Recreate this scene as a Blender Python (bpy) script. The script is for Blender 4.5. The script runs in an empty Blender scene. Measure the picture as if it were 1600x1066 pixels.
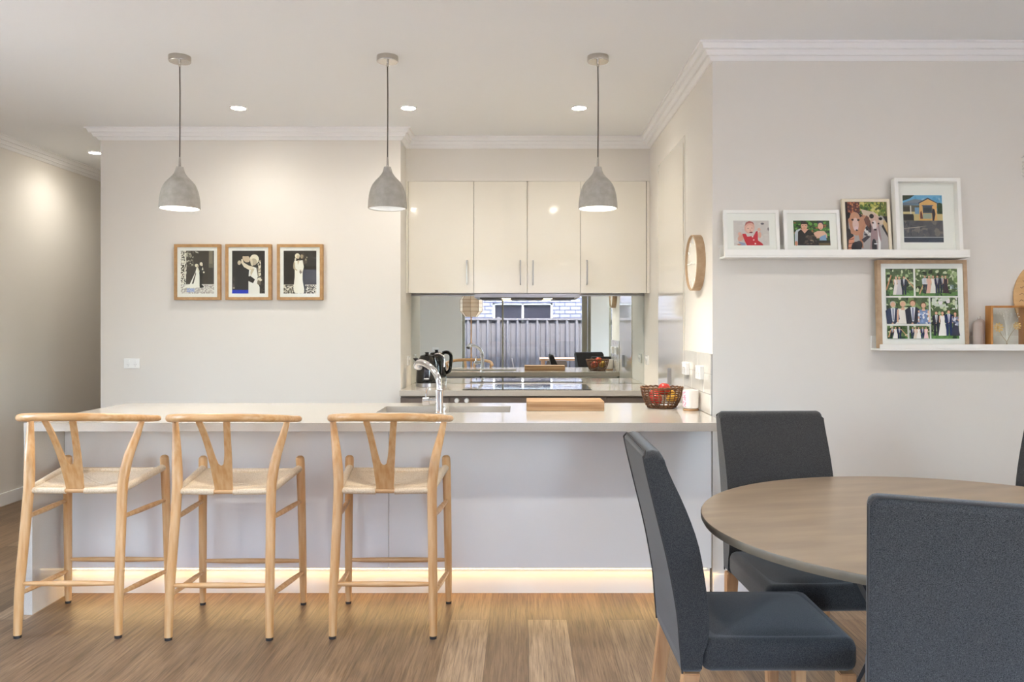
import bpy, bmesh, math, random
from mathutils import Vector, Matrix
random.seed(7)
PI = math.pi
SC = bpy.context.scene
COL = SC.collection

# ------------------------------------------------------------------ camera
CAMZ, F = 1.35, 1230.0
cam = bpy.data.cameras.new('camera')
cam.sensor_width = 36.0
cam.lens = F / 1600 * 36.0
cam.shift_x = -16 / 1600
cam.shift_y = -22 / 1600
cam.clip_start = 0.05
co = bpy.data.objects.new('camera', cam)
co.location = (0, 0, CAMZ)
co.rotation_euler = (PI / 2, math.radians(0.0), 0)
COL.objects.link(co)
SC.camera = co

# ------------------------------------------------------------------ world, sun, exposure
SC.view_settings.view_transform = 'Standard'
SC.view_settings.look = 'None'
SC.view_settings.gamma = 1
SC.view_settings.use_curve_mapping = False
SC.view_settings.exposure = 1.52
SC.cycles.use_denoising = True
SC.cycles.max_bounces = 12
SC.cycles.diffuse_bounces = 8
SC.cycles.glossy_bounces = 6
SC.cycles.transparent_max_bounces = 12
SC.cycles.sample_clamp_indirect = 6.0
w = bpy.data.worlds.new('sky'); SC.world = w; w.use_nodes = True
nt = w.node_tree; nt.nodes.clear()
sky = nt.nodes.new('ShaderNodeTexSky'); sky.sky_type = 'NISHITA'
sky.sun_disc = False; sky.sun_elevation = math.radians(55); sky.sun_rotation = math.radians(0)
sky.dust_density = 3.0; sky.ozone_density = 1.0
bgn = nt.nodes.new('ShaderNodeBackground'); bgn.inputs[1].default_value = 4.2
hsv = nt.nodes.new('ShaderNodeHueSaturation'); hsv.inputs['Saturation'].default_value = 0.92
out = nt.nodes.new('ShaderNodeOutputWorld')
nt.links.new(sky.outputs[0], hsv.inputs['Color']); nt.links.new(hsv.outputs[0], bgn.inputs[0]); nt.links.new(bgn.outputs[0], out.inputs[0])
sl = bpy.data.lights.new('sun', 'SUN'); sl.energy = 14.0; sl.angle = math.radians(0.6); sl.color = (1, .95, .88)
so = bpy.data.objects.new('sun', sl); COL.objects.link(so)
so.rotation_euler = Vector((-0.42, -0.50, -0.80)).to_track_quat('-Z', 'Y').to_euler()
so.location = (0, 2, 8)

def portal(loc, rot, sx, sy):
    l = bpy.data.lights.new('window_portal', 'AREA'); l.shape = 'RECTANGLE'; l.size = sx; l.size_y = sy
    l.cycles.is_portal = True
    o = bpy.data.objects.new('window_portal', l); o.location = loc; o.rotation_euler = rot; COL.objects.link(o)
portal((0.07, -1.66, 1.2), (-PI / 2, 0, PI), 2.3, 2.4)
portal((2.60, -1.66, 1.2), (-PI / 2, 0, PI), 2.1, 2.4)
portal((3.80, -.9, 1.2), (0, PI / 2, 0), 2.4, 1.2)
portal((-4.0, 2.925, 1.6), (0, -PI / 2, 0), 1.4, .65)
portal((-2.80, -1.66, 1.2), (-PI / 2, 0, PI), 1.9, 2.4)

# ------------------------------------------------------------------ materials
def s2l(c):
    return tuple(((v / 255) / 12.92 if v / 255 <= .04045 else ((v / 255 + .055) / 1.055) ** 2.4) for v in c)

def mat(name, rgb, rough=.5, metal=0., spec=.5, coat=0., sheen=0., noise=None, bump=None, trans=0., emit=None, estr=0., coord='Object'):
    m = bpy.data.materials.new(name); m.use_nodes = True
    n = m.node_tree; b = n.nodes['Principled BSDF']
    c = s2l(rgb) + (1,)
    b.inputs['Base Color'].default_value = c
    b.inputs['Roughness'].default_value = rough
    b.inputs['Metallic'].default_value = metal
    b.inputs['Specular IOR Level'].default_value = spec
    b.inputs['Coat Weight'].default_value = coat
    b.inputs['Coat Roughness'].default_value = .05
    b.inputs['Sheen Weight'].default_value = sheen
    b.inputs['Transmission Weight'].default_value = trans
    if emit:
        b.inputs['Emission Color'].default_value = s2l(emit) + (1,); b.inputs['Emission Strength'].default_value = estr
    tc = n.nodes.new('ShaderNodeTexCoord')
    if noise:      # (scale xyz, rgb2, detail, lo, hi)
        sc, rgb2, det, lo, hi = noise
        mp = n.nodes.new('ShaderNodeMapping'); mp.inputs['Scale'].default_value = sc
        tx = n.nodes.new('ShaderNodeTexNoise'); tx.inputs['Scale'].default_value = 1; tx.inputs['Detail'].default_value = det
        rp = n.nodes.new('ShaderNodeValToRGB'); rp.color_ramp.elements[0].position = lo; rp.color_ramp.elements[1].position = hi
        rp.color_ramp.elements[0].color = c; rp.color_ramp.elements[1].color = s2l(rgb2) + (1,)
        n.links.new(tc.outputs[coord], mp.inputs[0]); n.links.new(mp.outputs[0], tx.inputs['Vector'])
        n.links.new(tx.outputs[0], rp.inputs[0]); n.links.new(rp.outputs[0], b.inputs['Base Color'])
    if bump:       # (scale xyz, strength, distance)
        sc, st, di = bump
        mp = n.nodes.new('ShaderNodeMapping'); mp.inputs['Scale'].default_value = sc
        tx = n.nodes.new('ShaderNodeTexNoise'); tx.inputs['Scale'].default_value = 1; tx.inputs['Detail'].default_value = 4
        bp = n.nodes.new('ShaderNodeBump'); bp.inputs['Strength'].default_value = st; bp.inputs['Distance'].default_value = di
        n.links.new(tc.outputs[coord], mp.inputs[0]); n.links.new(mp.outputs[0], tx.inputs['Vector'])
        n.links.new(tx.outputs[0], bp.inputs['Height']); n.links.new(bp.outputs[0], b.inputs['Normal'])
    return m

def emat(name, rgb, strength):
    m = bpy.data.materials.new(name); m.use_nodes = True; n = m.node_tree; n.nodes.clear()
    e = n.nodes.new('ShaderNodeEmission'); e.inputs[0].default_value = s2l(rgb) + (1,); e.inputs[1].default_value = strength
    o = n.nodes.new('ShaderNodeOutputMaterial'); n.links.new(e.outputs[0], o.inputs[0]); return m

def glass_mat(name, tint=(254, 255, 254), ior=1.45):
    m = bpy.data.materials.new(name); m.use_nodes = True; n = m.node_tree; n.nodes.clear()
    t = n.nodes.new('ShaderNodeBsdfTransparent'); t.inputs[0].default_value = s2l(tint) + (1,)
    g = n.nodes.new('ShaderNodeBsdfGlossy'); g.inputs['Roughness'].default_value = .02
    fr = n.nodes.new('ShaderNodeFresnel'); ge = n.nodes.new('ShaderNodeNewGeometry'); mr = n.nodes.new('ShaderNodeMapRange')
    mr.inputs['To Min'].default_value = ior; mr.inputs['To Max'].default_value = 1 / ior      # a thin pane reflects alike from both sides
    n.links.new(ge.outputs['Backfacing'], mr.inputs['Value']); n.links.new(mr.outputs[0], fr.inputs[0])
    mx = n.nodes.new('ShaderNodeMixShader'); o = n.nodes.new('ShaderNodeOutputMaterial')
    n.links.new(fr.outputs[0], mx.inputs[0]); n.links.new(t.outputs[0], mx.inputs[1]); n.links.new(g.outputs[0], mx.inputs[2])
    n.links.new(mx.outputs[0], o.inputs[0]); return m

def print_mat():
    m = bpy.data.materials.new('photo_paper'); m.use_nodes = True; n = m.node_tree; b = n.nodes['Principled BSDF']
    a = n.nodes.new('ShaderNodeVertexColor'); a.layer_name = 'ink'
    n.links.new(a.outputs[0], b.inputs['Base Color']); b.inputs['Roughness'].default_value = .6
    b.inputs['Specular IOR Level'].default_value = .2
    return m

SHIFT = 11.036
def floor_mat():
    m = bpy.data.materials.new('oak_look_planks'); m.use_nodes = True; n = m.node_tree; b = n.nodes['Principled BSDF']
    L = n.links.new
    tc = n.nodes.new('ShaderNodeTexCoord'); sp = n.nodes.new('ShaderNodeSeparateXYZ'); cb = n.nodes.new('ShaderNodeCombineXYZ')
    ax = n.nodes.new('ShaderNodeMath'); ax.operation = 'ADD'; ax.inputs[1].default_value = SHIFT - .0264
    ay = n.nodes.new('ShaderNodeMath'); ay.operation = 'ADD'; ay.inputs[1].default_value = 20.32
    L(tc.outputs['Object'], sp.inputs[0]); L(sp.outputs[0], ax.inputs[0]); L(sp.outputs[1], ay.inputs[0])
    L(ay.outputs[0], cb.inputs[0]); L(ax.outputs[0], cb.inputs[1])
    br = n.nodes.new('ShaderNodeTexBrick'); br.offset = .37; br.offset_frequency = 2; br.squash = 1
    br.inputs['Scale'].default_value = 1; br.inputs['Mortar Size'].default_value = .0009; br.inputs['Mortar Smooth'].default_value = .2
    br.inputs['Bias'].default_value = 0; br.inputs['Brick Width'].default_value = 1.22; br.inputs['Row Height'].default_value = .178
    br.inputs['Color1'].default_value = (0, 0, 0, 1); br.inputs['Color2'].default_value = (1, 1, 1, 1); br.inputs['Mortar'].default_value = (.2, .2, .2, 1)
    L(cb.outputs[0], br.inputs['Vector'])
    # each plank shifts the grain so it does not run across joints
    sc = n.nodes.new('ShaderNodeVectorMath'); sc.operation = 'SCALE'; sc.inputs['Scale'].default_value = 9.0
    L(br.outputs['Color'], sc.inputs[0])
    ad = n.nodes.new('ShaderNodeVectorMath'); ad.operation = 'ADD'
    L(tc.outputs['Object'], ad.inputs[0]); L(sc.outputs[0], ad.inputs[1])
    mp = n.nodes.new('ShaderNodeMapping'); mp.inputs['Scale'].default_value = (105, 4.2, 1); L(ad.outputs[0], mp.inputs[0])
    g = n.nodes.new('ShaderNodeTexNoise'); g.inputs['Scale'].default_value = 1; g.inputs['Detail'].default_value = 8; g.inputs['Roughness'].default_value = .65; g.inputs['Distortion'].default_value = .6
    L(mp.outputs[0], g.inputs['Vector'])
    mp2 = n.nodes.new('ShaderNodeMapping'); mp2.inputs['Scale'].default_value = (9, 1.1, 1); L(ad.outputs[0], mp2.inputs[0])
    g2 = n.nodes.new('ShaderNodeTexNoise'); g2.inputs['Scale'].default_value = 1; g2.inputs['Detail'].default_value = 5; g2.inputs['Distortion'].default_value = 1.6
    L(mp2.outputs[0], g2.inputs['Vector'])
    r1 = n.nodes.new('ShaderNodeValToRGB'); e = r1.color_ramp.elements
    e[0].position = .0; e[0].color = s2l((126, 103, 78)) + (1,); e[1].position = 1; e[1].color = s2l((176, 152, 124)) + (1,)
    x = r1.color_ramp.elements.new(.55); x.color = s2l((144, 118, 91)) + (1,)
    L(br.outputs['Color'], r1.inputs[0])
    r2 = n.nodes.new('ShaderNodeValToRGB'); e = r2.color_ramp.elements
    e[0].position = .32; e[0].color = (.40, .37, .35, 1); e[1].position = .62; e[1].color = (1, 1, 1, 1); L(g.outputs[0], r2.inputs[0])
    r3 = n.nodes.new('ShaderNodeValToRGB'); e = r3.color_ramp.elements
    e[0].position = .35; e[0].color = (.74, .70, .66, 1); e[1].position = .6; e[1].color = (1.05, 1.03, 1, 1); L(g2.outputs[0], r3.inputs[0])
    m1 = n.nodes.new('ShaderNodeMix'); m1.data_type = 'RGBA'; m1.blend_type = 'MULTIPLY'; m1.inputs[0].default_value = .75
    L(r1.outputs[0], m1.inputs[6]); L(r2.outputs[0], m1.inputs[7])
    m2 = n.nodes.new('ShaderNodeMix'); m2.data_type = 'RGBA'; m2.blend_type = 'MULTIPLY'; m2.inputs[0].default_value = .9
    L(m1.outputs[2], m2.inputs[6]); L(r3.outputs[0], m2.inputs[7])
    mp4 = n.nodes.new('ShaderNodeMapping'); mp4.inputs['Scale'].default_value = (170, 4.5, 1); L(ad.outputs[0], mp4.inputs[0])
    g4 = n.nodes.new('ShaderNodeTexNoise'); g4.inputs['Scale'].default_value = 1; g4.inputs['Detail'].default_value = 3; g4.inputs['Distortion'].default_value = .8
    L(mp4.outputs[0], g4.inputs['Vector'])
    r4 = n.nodes.new('ShaderNodeValToRGB'); e = r4.color_ramp.elements      # pores and pale limed streaks
    e[0].position = .36; e[0].color = (.66, .62, .59, 1); e[1].position = .70; e[1].color = (1.18, 1.17, 1.15, 1)
    x = r4.color_ramp.elements.new(.47); x.color = (.98, .97, .96, 1)
    x = r4.color_ramp.elements.new(.60); x.color = (1, 1, 1, 1)
    L(g4.outputs[0], r4.inputs[0])
    m4 = n.nodes.new('ShaderNodeMix'); m4.data_type = 'RGBA'; m4.blend_type = 'MULTIPLY'; m4.inputs[0].default_value = 1
    L(m2.outputs[2], m4.inputs[6]); L(r4.outputs[0], m4.inputs[7])
    m3 = n.nodes.new('ShaderNodeMix'); m3.data_type = 'RGBA'; m3.blend_type = 'MIX'
    L(br.outputs['Fac'], m3.inputs[0]); L(m4.outputs[2], m3.inputs[6]); m3.inputs[7].default_value = s2l((92, 72, 54)) + (1,)
    L(m3.outputs[2], b.inputs['Base Color']); b.inputs['Roughness'].default_value = .42
    bp = n.nodes.new('ShaderNodeBump'); bp.inputs['Strength'].default_value = .25; bp.inputs['Distance'].default_value = .002
    L(g.outputs[0], bp.inputs['Height']); L(bp.outputs[0], b.inputs['Normal'])
    return m

def brick_mat(name, c1, c2, mortar, bw, rh, ms, rot=None):
    m = bpy.data.materials.new(name); m.use_nodes = True; n = m.node_tree; b = n.nodes['Principled BSDF']; L = n.links.new
    tc = n.nodes.new('ShaderNodeTexCoord'); mp = n.nodes.new('ShaderNodeMapping')
    if rot: mp.inputs['Rotation'].default_value = rot
    br = n.nodes.new('ShaderNodeTexBrick'); br.inputs['Scale'].default_value = 1
    br.inputs['Brick Width'].default_value = bw; br.inputs['Row Height'].default_value = rh; br.inputs['Mortar Size'].default_value = ms
    br.inputs['Color1'].default_value = s2l(c1) + (1,); br.inputs['Color2'].default_value = s2l(c2) + (1,); br.inputs['Mortar'].default_value = s2l(mortar) + (1,)
    L(tc.outputs['Object'], mp.inputs[0]); L(mp.outputs[0], br.inputs['Vector']); L(br.outputs[0], b.inputs['Base Color']); b.inputs['Roughness'].default_value = .9; b.inputs['Specular IOR Level'].default_value = .02
    return m

M = {}
M['paint'] = mat('greige_wall_paint', (225, 221, 214), .75, spec=.25, bump=((60, 60, 60), .03, .002))
M['ceil'] = mat('ceiling_paint', (238, 240, 242), .85, spec=.2)
M['trim'] = mat('white_trim_paint', (240, 240, 240), .45)
M['floor'] = floor_mat()
M['panel'] = mat('white_satin_panel', (236, 236, 235), .32, spec=.4)
M['stone'] = mat('pale_engineered_stone', (198, 191, 181), .10, spec=.5, noise=((420, 420, 420), (186, 178, 167), 3, .4, .75))
M['cream'] = mat('glossy_cream_lacquer', (234, 229, 217), .08, coat=.7)
M['gap'] = mat('dark_joint', (60, 55, 50), .8)
M['taupe'] = mat('taupe_cabinet_board', (118, 104, 94), .5)
M['chrome'] = mat('chrome', (225, 225, 228), .06, metal=1)
M['steel'] = mat('brushed_steel', (190, 190, 192), .28, metal=1)
M['nickel'] = mat('satin_nickel', (196, 190, 182), .22, metal=1)
M['mirror'] = mat('mirror_glass', (214, 220, 220), .0, metal=1)
M['black'] = mat('black_gloss', (14, 14, 15), .12, coat=.5)
M['blackm'] = mat('black_metal', (20, 20, 22), .4)
M['cooktop'] = mat('black_ceramic_glass', (10, 10, 12), .03, coat=1, spec=.8)
M['plastic'] = mat('white_plastic', (240, 240, 238), .25)
M['grey'] = mat('grey_plastic', (150, 150, 150), .4)
M['concrete'] = mat('cast_concrete', (170, 166, 156), .8, noise=((30, 30, 30), (186, 183, 176), 6, .35, .7), bump=((80, 80, 80), .15, .002))
M['shade_in'] = mat('silver_lining', (205, 208, 212), .5)
M['cable'] = mat('grey_braided_cable', (92, 86, 80), .7)
M['bulb'] = emat('lit_bulb', (255, 244, 226), 22)
M['bulb_dim'] = emat('lit_bulb_recessed', (255, 244, 230), .9)
M['down'] = emat('lit_downlight', (255, 244, 226), 50)
M['hoodlamp'] = emat('lit_hood_lamp', (255, 226, 170), 10)
M['led'] = emat('lit_led_tape', (255, 226, 170), 1.2)
M['beech'] = mat('oiled_oak', (212, 172, 126), .38, noise=((60, 60, 5), (196, 145, 88), 4, .35, .7), bump=((200, 200, 12), .04, .001))
M['beech_r'] = mat('oiled_oak_rail', (212, 172, 126), .36, noise=((6, 60, 60), (194, 144, 88), 4, .35, .7))
M['cord'] = mat('natural_paper_cord', (222, 204, 178), .8, noise=((200, 200, 200), (200, 178, 148), 3, .4, .7))
M['foot'] = mat('black_foot_pad', (40, 36, 34), .6)
M['fabric'] = mat('charcoal_weave', (28, 27, 27), .9, sheen=.25, spec=.2, noise=((620, 620, 620), (75, 73, 72), 2, .36, .70), bump=((700, 700, 700), .35, .001))
M['piping'] = mat('charcoal_piping', (52, 48, 46), .9)
M['legwood'] = mat('pale_oak_leg', (196, 152, 108), .5, noise=((40, 40, 6), (168, 122, 82), 4, .35, .7))
M['tabletop'] = mat('stained_grey_brown_top', (134, 116, 96), .34, noise=((3, 16, 3), (152, 133, 110), 5, .35, .7), bump=((20, 60, 20), .05, .001))
M['tableedge'] = mat('grey_brown_edge', (116, 104, 88), .5, noise=((20, 20, 20), (106, 97, 84), 4, .35, .7))
M['framewood'] = mat('light_oak_frame', (186, 146, 96), .5, noise=((30, 30, 30), (166, 124, 76), 4, .35, .7))
M['framewood2'] = mat('pale_oak_frame', (186, 160, 130), .55, noise=((30, 30, 30), (170, 142, 112), 4, .35, .7))
M['framewhite'] = mat('white_frame', (240, 239, 234), .4)
M['framecream'] = mat('cream_frame', (232, 222, 200), .45)
M['honey'] = mat('honey_wood', (190, 132, 66), .45, noise=((30, 30, 8), (168, 110, 50), 4, .35, .7))
M['matboard'] = mat('white_mat_board', (244, 243, 238), .8)
M['glass'] = glass_mat('clear_glass')
M['glass_t'] = glass_mat('blue_tinted_glass', (150, 185, 195), 1.5)
M['ink'] = print_mat()
M['board'] = mat('acacia_board', (190, 156, 118), .5, noise=((2, 60, 60), (154, 116, 80), 5, .4, .62))
M['wicker'] = mat('brown_wicker', (120, 82, 50), .6, noise=((90, 90, 90), (84, 54, 32), 2, .4, .6))
M['apple'] = mat('red_apple_skin', (186, 46, 40), .25, noise=((30, 30, 30), (214, 120, 60), 3, .5, .8))
M['lemon'] = mat('yellow_fruit_skin', (222, 178, 52), .4, noise=((30, 30, 30), (206, 146, 40), 3, .4, .8))
M['candleglass'] = mat('white_candle_glass', (244, 238, 232), .15, coat=.6)
M['pinkpaper'] = mat('pink_floral_label', (232, 150, 175), .6, noise=((120, 120, 120), (250, 236, 238), 2, .45, .55))
M['cork'] = mat('cork_coaster', (176, 136, 96), .8)
M['wax'] = mat('taupe_wax', (176, 160, 150), .5)
M['tile'] = mat('glossy_ivory_tile', (224, 220, 212), .07, coat=.6, bump=((14, 14, 14), .12, .01))
M['grout'] = mat('grey_grout', (168, 163, 156), .9)
M['clockface'] = mat('white_clock_face', (232, 228, 218), .5)
M['clockmark'] = mat('white_clock_hand', (250, 250, 246), .5)
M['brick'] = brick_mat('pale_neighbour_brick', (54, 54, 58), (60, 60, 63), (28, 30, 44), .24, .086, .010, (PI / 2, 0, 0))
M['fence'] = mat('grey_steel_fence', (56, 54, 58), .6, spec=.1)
M['ground'] = mat('concrete_path', (150, 146, 140), .9, noise=((3, 3, 3), (128, 124, 118), 5, .3, .7))
M['alu'] = mat('beige_aluminium', (150, 143, 124), .4, metal=.2)
M['darkglass'] = mat('dark_window_glass', (14, 14, 20), .2, spec=.3)
M['petal'] = mat('dried_petals', (226, 190, 120), .8)
M['stem'] = mat('dried_stems', (176, 160, 130), .8)
M['burnt'] = mat('engraved_line', (92, 60, 34), .8)
M['plywood'] = mat('pale_plywood', (214, 174, 122), .6, noise=((6, 6, 60), (200, 158, 106), 3, .35, .7))
M['clear'] = mat('clear_beads', (225, 225, 218), .1, coat=.5)
M['outdoor'] = mat('outdoor_timber', (170, 122, 84), .5)
M['shell'] = mat('moulded_shell', (120, 104, 92), .5)
M['lantern'] = mat('woven_paper_shade', (236, 210, 180), .8)
M['lantern_rib'] = mat('shade_ribs', (150, 112, 80), .8)

# ------------------------------------------------------------------ mesh helpers
def box(bm, x0, x1, y0, y1, z0, z1, bev=0., seg=2, mi=0):
    vs = [bm.verts.new((x, y, z)) for x in (x0, x1) for y in (y0, y1) for z in (z0, z1)]
    fs = [(0, 1, 3, 2), (4, 6, 7, 5), (0, 4, 5, 1), (2, 3, 7, 6), (0, 2, 6, 4), (1, 5, 7, 3)]
    F_ = [bm.faces.new([vs[i] for i in f]) for f in fs]
    for f in F_: f.material_index = mi
    if bev > 0:
        es = list({e for f in F_ for e in f.edges})
        r = bmesh.ops.bevel(bm, geom=es, offset=bev, segments=seg, profile=.5, affect='EDGES')
        for f in r['faces']: f.material_index = mi
    return vs

def prism(bm, pts, fn, a, b, bev=0., seg=2):
    """pts: 2D outline; fn(u,v,t)->xyz; extruded between t=a and t=b"""
    A = [bm.verts.new(fn(u, v, a)) for u, v in pts]; B = [bm.verts.new(fn(u, v, b)) for u, v in pts]
    n = len(pts); fs = [bm.faces.new(A[::-1]), bm.faces.new(B)]
    for i in range(n): fs.append(bm.faces.new([A[i], A[(i + 1) % n], B[(i + 1) % n], B[i]]))
    if bev > 0:
        es = list(fs[0].edges) + list(fs[1].edges)
        bmesh.ops.bevel(bm, geom=es, offset=bev, segments=seg, profile=.5, affect='EDGES')
    return fs

def smooth_path(pts, n=6):
    """Catmull-Rom through tuples of any size"""
    out = []
    P = [pts[0]] + list(pts) + [pts[-1]]
    for i in range(1, len(P) - 2):
        p0, p1, p2, p3 = P[i - 1], P[i], P[i + 1], P[i + 2]
        for k in range(n):
            t = k / n
            out.append(tuple(.5 * ((2 * b) + (-a + c) * t + (2 * a - 5 * b + 4 * c - d) * t * t + (-a + 3 * b - 3 * c + d) * t ** 3) for a, b, c, d in zip(p0, p1, p2, p3)))
    out.append(tuple(pts[-1])); return out

def tube(bm, pts, r, seg=12, caps=True, flat=1.0, closed=False):
    """pts list of xyz; r number or list; round caps are flat discs"""
    P = [Vector(p[:3]) for p in pts]; n = len(P)
    R = [r] * n if isinstance(r, (int, float)) else list(r)
    T = []
    for i in range(n):
        if closed: t = P[(i + 1) % n] - P[i - 1]
        else: t = P[min(i + 1, n - 1)] - P[max(i - 1, 0)]
        T.append(t.normalized())
    up = Vector((0, 0, 1)) if abs(T[0].z) < .9 else Vector((0, 1, 0))
    N = (up - T[0] * up.dot(T[0])).normalized(); rings = []
    for i in range(n):
        N = (N - T[i] * N.dot(T[i])).normalized(); B = T[i].cross(N)
        rings.append([bm.verts.new(P[i] + N * (R[i] * flat * math.cos(2 * PI * k / seg)) + B * (R[i] * math.sin(2 * PI * k / seg))) for k in range(seg)])
    m = n if closed else n - 1
    for i in range(m):
        a, b = rings[i], rings[(i + 1) % n]
        for k in range(seg): bm.faces.new([a[k], b[k], b[(k + 1) % seg], a[(k + 1) % seg]])
    if caps and not closed:
        bm.faces.new(rings[0]); bm.faces.new(rings[-1][::-1])

def lathe(bm, prof, c=(0, 0, 0), seg=32, axis='z', mi=0):
    rings = []
    for r, z in prof:
        if r < 1e-6: ring = [None]
        else: ring = [None] * seg
        for k in range(len(ring)):
            a = 2 * PI * k / seg; p = (r * math.cos(a), r * math.sin(a), z) if len(ring) > 1 else (0, 0, z)
            if axis == 'y': p = (p[0], p[2], p[1])
            if axis == 'x': p = (p[2], p[0], p[1])
            ring[k] = bm.verts.new((c[0] + p[0], c[1] + p[1], c[2] + p[2]))
        rings.append(ring)
    for a, b in zip(rings, rings[1:]):
        for k in range(seg):
            A = [a[k % len(a)]] if len(a) == 1 else [a[k], a[(k + 1) % seg]]
            B = [b[0]] if len(b) == 1 else [b[k], b[(k + 1) % seg]]
            v = A + B[::-1]
            if len(v) > 2:
                f = bm.faces.new(v); f.material_index = mi

def obj(name, bm, m, parent=None, ang=35, loc=None, fix=True):
    if fix: bmesh.ops.recalc_face_normals(bm, faces=bm.faces)
    me = bpy.data.meshes.new(name); bm.to_mesh(me); bm.free()
    for x in (m if isinstance(m, (list, tuple)) else [m]): me.materials.append(x)
    if ang:
        me.polygons.foreach_set('use_smooth', [True] * len(me.polygons)); me.set_sharp_from_angle(angle=math.radians(ang))
    o = bpy.data.objects.new(name, me); COL.objects.link(o)
    if ang:
        wn = o.modifiers.new('weighted_normal', 'WEIGHTED_NORMAL'); wn.keep_sharp = True
    if parent: o.parent = parent
    if loc: o.location = loc
    return o

def B(): return bmesh.new()
def bx(*a, **k):
    b = B(); box(b, *a, **k); return b

def tag(o, label, cat, group=None, kind=None):
    o['label'] = label; o['category'] = cat
    if group: o['group'] = group
    if kind: o['kind'] = kind
    return o
def thing(name, label, cat, loc=(0, 0, 0), rz=0., group=None, rx=0.):
    o = bpy.data.objects.new(name, None); o.empty_display_size = .05; COL.objects.link(o)
    o.location = loc; o.rotation_euler = (rx, 0, rz)
    return tag(o, label, cat, group)
def struct(name, bm, m, label, cat, ang=35):
    return tag(obj(name, bm, m, ang=ang), label, cat, kind='structure')
def dup(root, loc, label, group=None, rz=None):
    r = root.copy(); COL.objects.link(r); r.location = loc; r['label'] = label
    if group: r['group'] = group
    if rz is not None: r.rotation_euler.z = rz
    for ch in list(root.children):
        c = ch.copy(); COL.objects.link(c); c.parent = r
        for g in list(ch.children):
            d = g.copy(); COL.objects.link(d); d.parent = c
    return r

# ------------------------------------------------------------------ dimensions of the room
XL, XR, XE = -3.92, .967, 3.72      # left wall, kitchen right wall, east wall
YG, YP, YB, YM, YK, YR = 4.0, 5.695, 5.96, 6.24, 9.5, -1.6
ZC = 2.78
XP0, XP1 = -3.05, -.88              # picture wall block

# ------------------------------------------------------------------ shell
struct('floor', bx(XL - .2, XE + .2, YR - .05, YK + .2, -.1, 0), M['floor'], 'timber-look plank floor running towards the kitchen', 'floor')
struct('ceiling', bx(XL - .2, XE + .2, YR - .5, YK + .2, ZC, ZC + .2), M['ceil'], 'flat white ceiling with downlights', 'ceiling')
b = B()
for y0, y1, z0, z1 in ((YR - .15, 2.6, 0, ZC), (2.6, 3.25, 2.3, ZC), (2.6, 3.25, 0, .9), (3.25, YK + .2, 0, ZC)): box(b, XL - .15, XL, y0, y1, z0, z1)
struct('wall_left', b, M['paint'], 'hallway wall at the far left', 'wall')
struct('wall_pictures', bx(XP0, XP1, YP, YK, 0, ZC), M['paint'], 'beige wall block carrying three oak picture frames', 'wall')
struct('wall_hall_end', bx(XL, XP0, YK, YK + .15, 0, ZC), M['paint'], 'end wall of the hallway', 'wall')
struct('wall_back', bx(XP1, XR, YM + .012, YM + .15, 0, ZC), M['paint'], 'kitchen back wall behind the mirror splashback', 'wall')
struct('wall_bulkhead', bx(XP1, XR, YB, YM + .012, 2.455, ZC), M['paint'], 'beige bulkhead above the wall cabinets', 'wall')
struct('wall_gallery', bx(XR, XE + .15, YG, YM + .15, 0, ZC), M['paint'], 'grey-beige wall block with the picture ledges', 'wall')
b = B()   # rear wall with a door opening and openings for the added windows
for x0, x1, z0, z1 in ((XL, -3.75, 0, ZC), (-3.75, -1.85, 2.35, ZC), (-3.75, -1.85, 0, .05), (-1.85, -1.08, 0, ZC), (-1.08, 1.23, 2.35, ZC), (1.23, 1.55, 0, ZC), (1.55, 3.65, 2.35, ZC), (1.55, 3.65, 0, .05), (3.65, XE, 0, ZC)):
    box(b, x0, x1, YR - .15, YR, z0, z1)
struct('wall_rear', b, M['paint'], 'wall behind the camera with the sliding door opening', 'wall')
b = B()
for y0, y1, z0, z1 in ((YR, -1.5, 0, ZC), (-1.5, -.3, 2.35, ZC), (-.3, YG, 0, ZC)):
    box(b, XE, XE + .15, y0, y1, z0, z1)
struct('wall_east', b, M['paint'], 'right-hand dining wall with an opening for the added glass door', 'wall')

# cornice: stepped profile swept with mitred corners
def cornice(path, name, label, closed=False):
    prof = [(0, -.080), (.010, -.080), (.024, -.060), (.037, -.060), (.037, -.054), (.046, -.035), (.060, -.035), (.060, -.029), (.068, -.009), (.080, -.009), (.080, 0), (0, 0)]
    n = len(path); b = B(); rings = []
    for i in range(n):
        p = Vector(path[i])
        def nrm(a, c):
            d = (Vector(c) - Vector(a)).normalized(); return Vector((d.y, -d.x))   # to the right of travel
        if i == 0: o = nrm(path[0], path[1])
        elif i == n - 1: o = nrm(path[-2], path[-1])
        else:
            n1, n2 = nrm(path[i - 1], path[i]), nrm(path[i], path[i + 1]); o = (n1 + n2) / (1 + n1.dot(n2))
        rings.append([b.verts.new((p.x + o.x * u, p.y + o.y * u, ZC + v)) for u, v in prof])
    for r0, r1 in zip(rings, rings[1:]):
        for k in range(len(prof)): b.faces.new([r0[k], r0[(k + 1) % len(prof)], r1[(k + 1) % len(prof)], r1[k]])
    b.faces.new(rings[0]); b.faces.new(rings[-1][::-1])
    struct(name, b, M['trim'], label, 'cornice', ang=None)
cornice([(XP0, YK), (XP0, YP), (XP1, YP), (XP1, YB), (XR, YB), (XR, YG), (XE, YG), (XE, YR), (XL, YR), (XL, YK)], 'trim_1', 'white stepped cornice running around the room')

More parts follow.
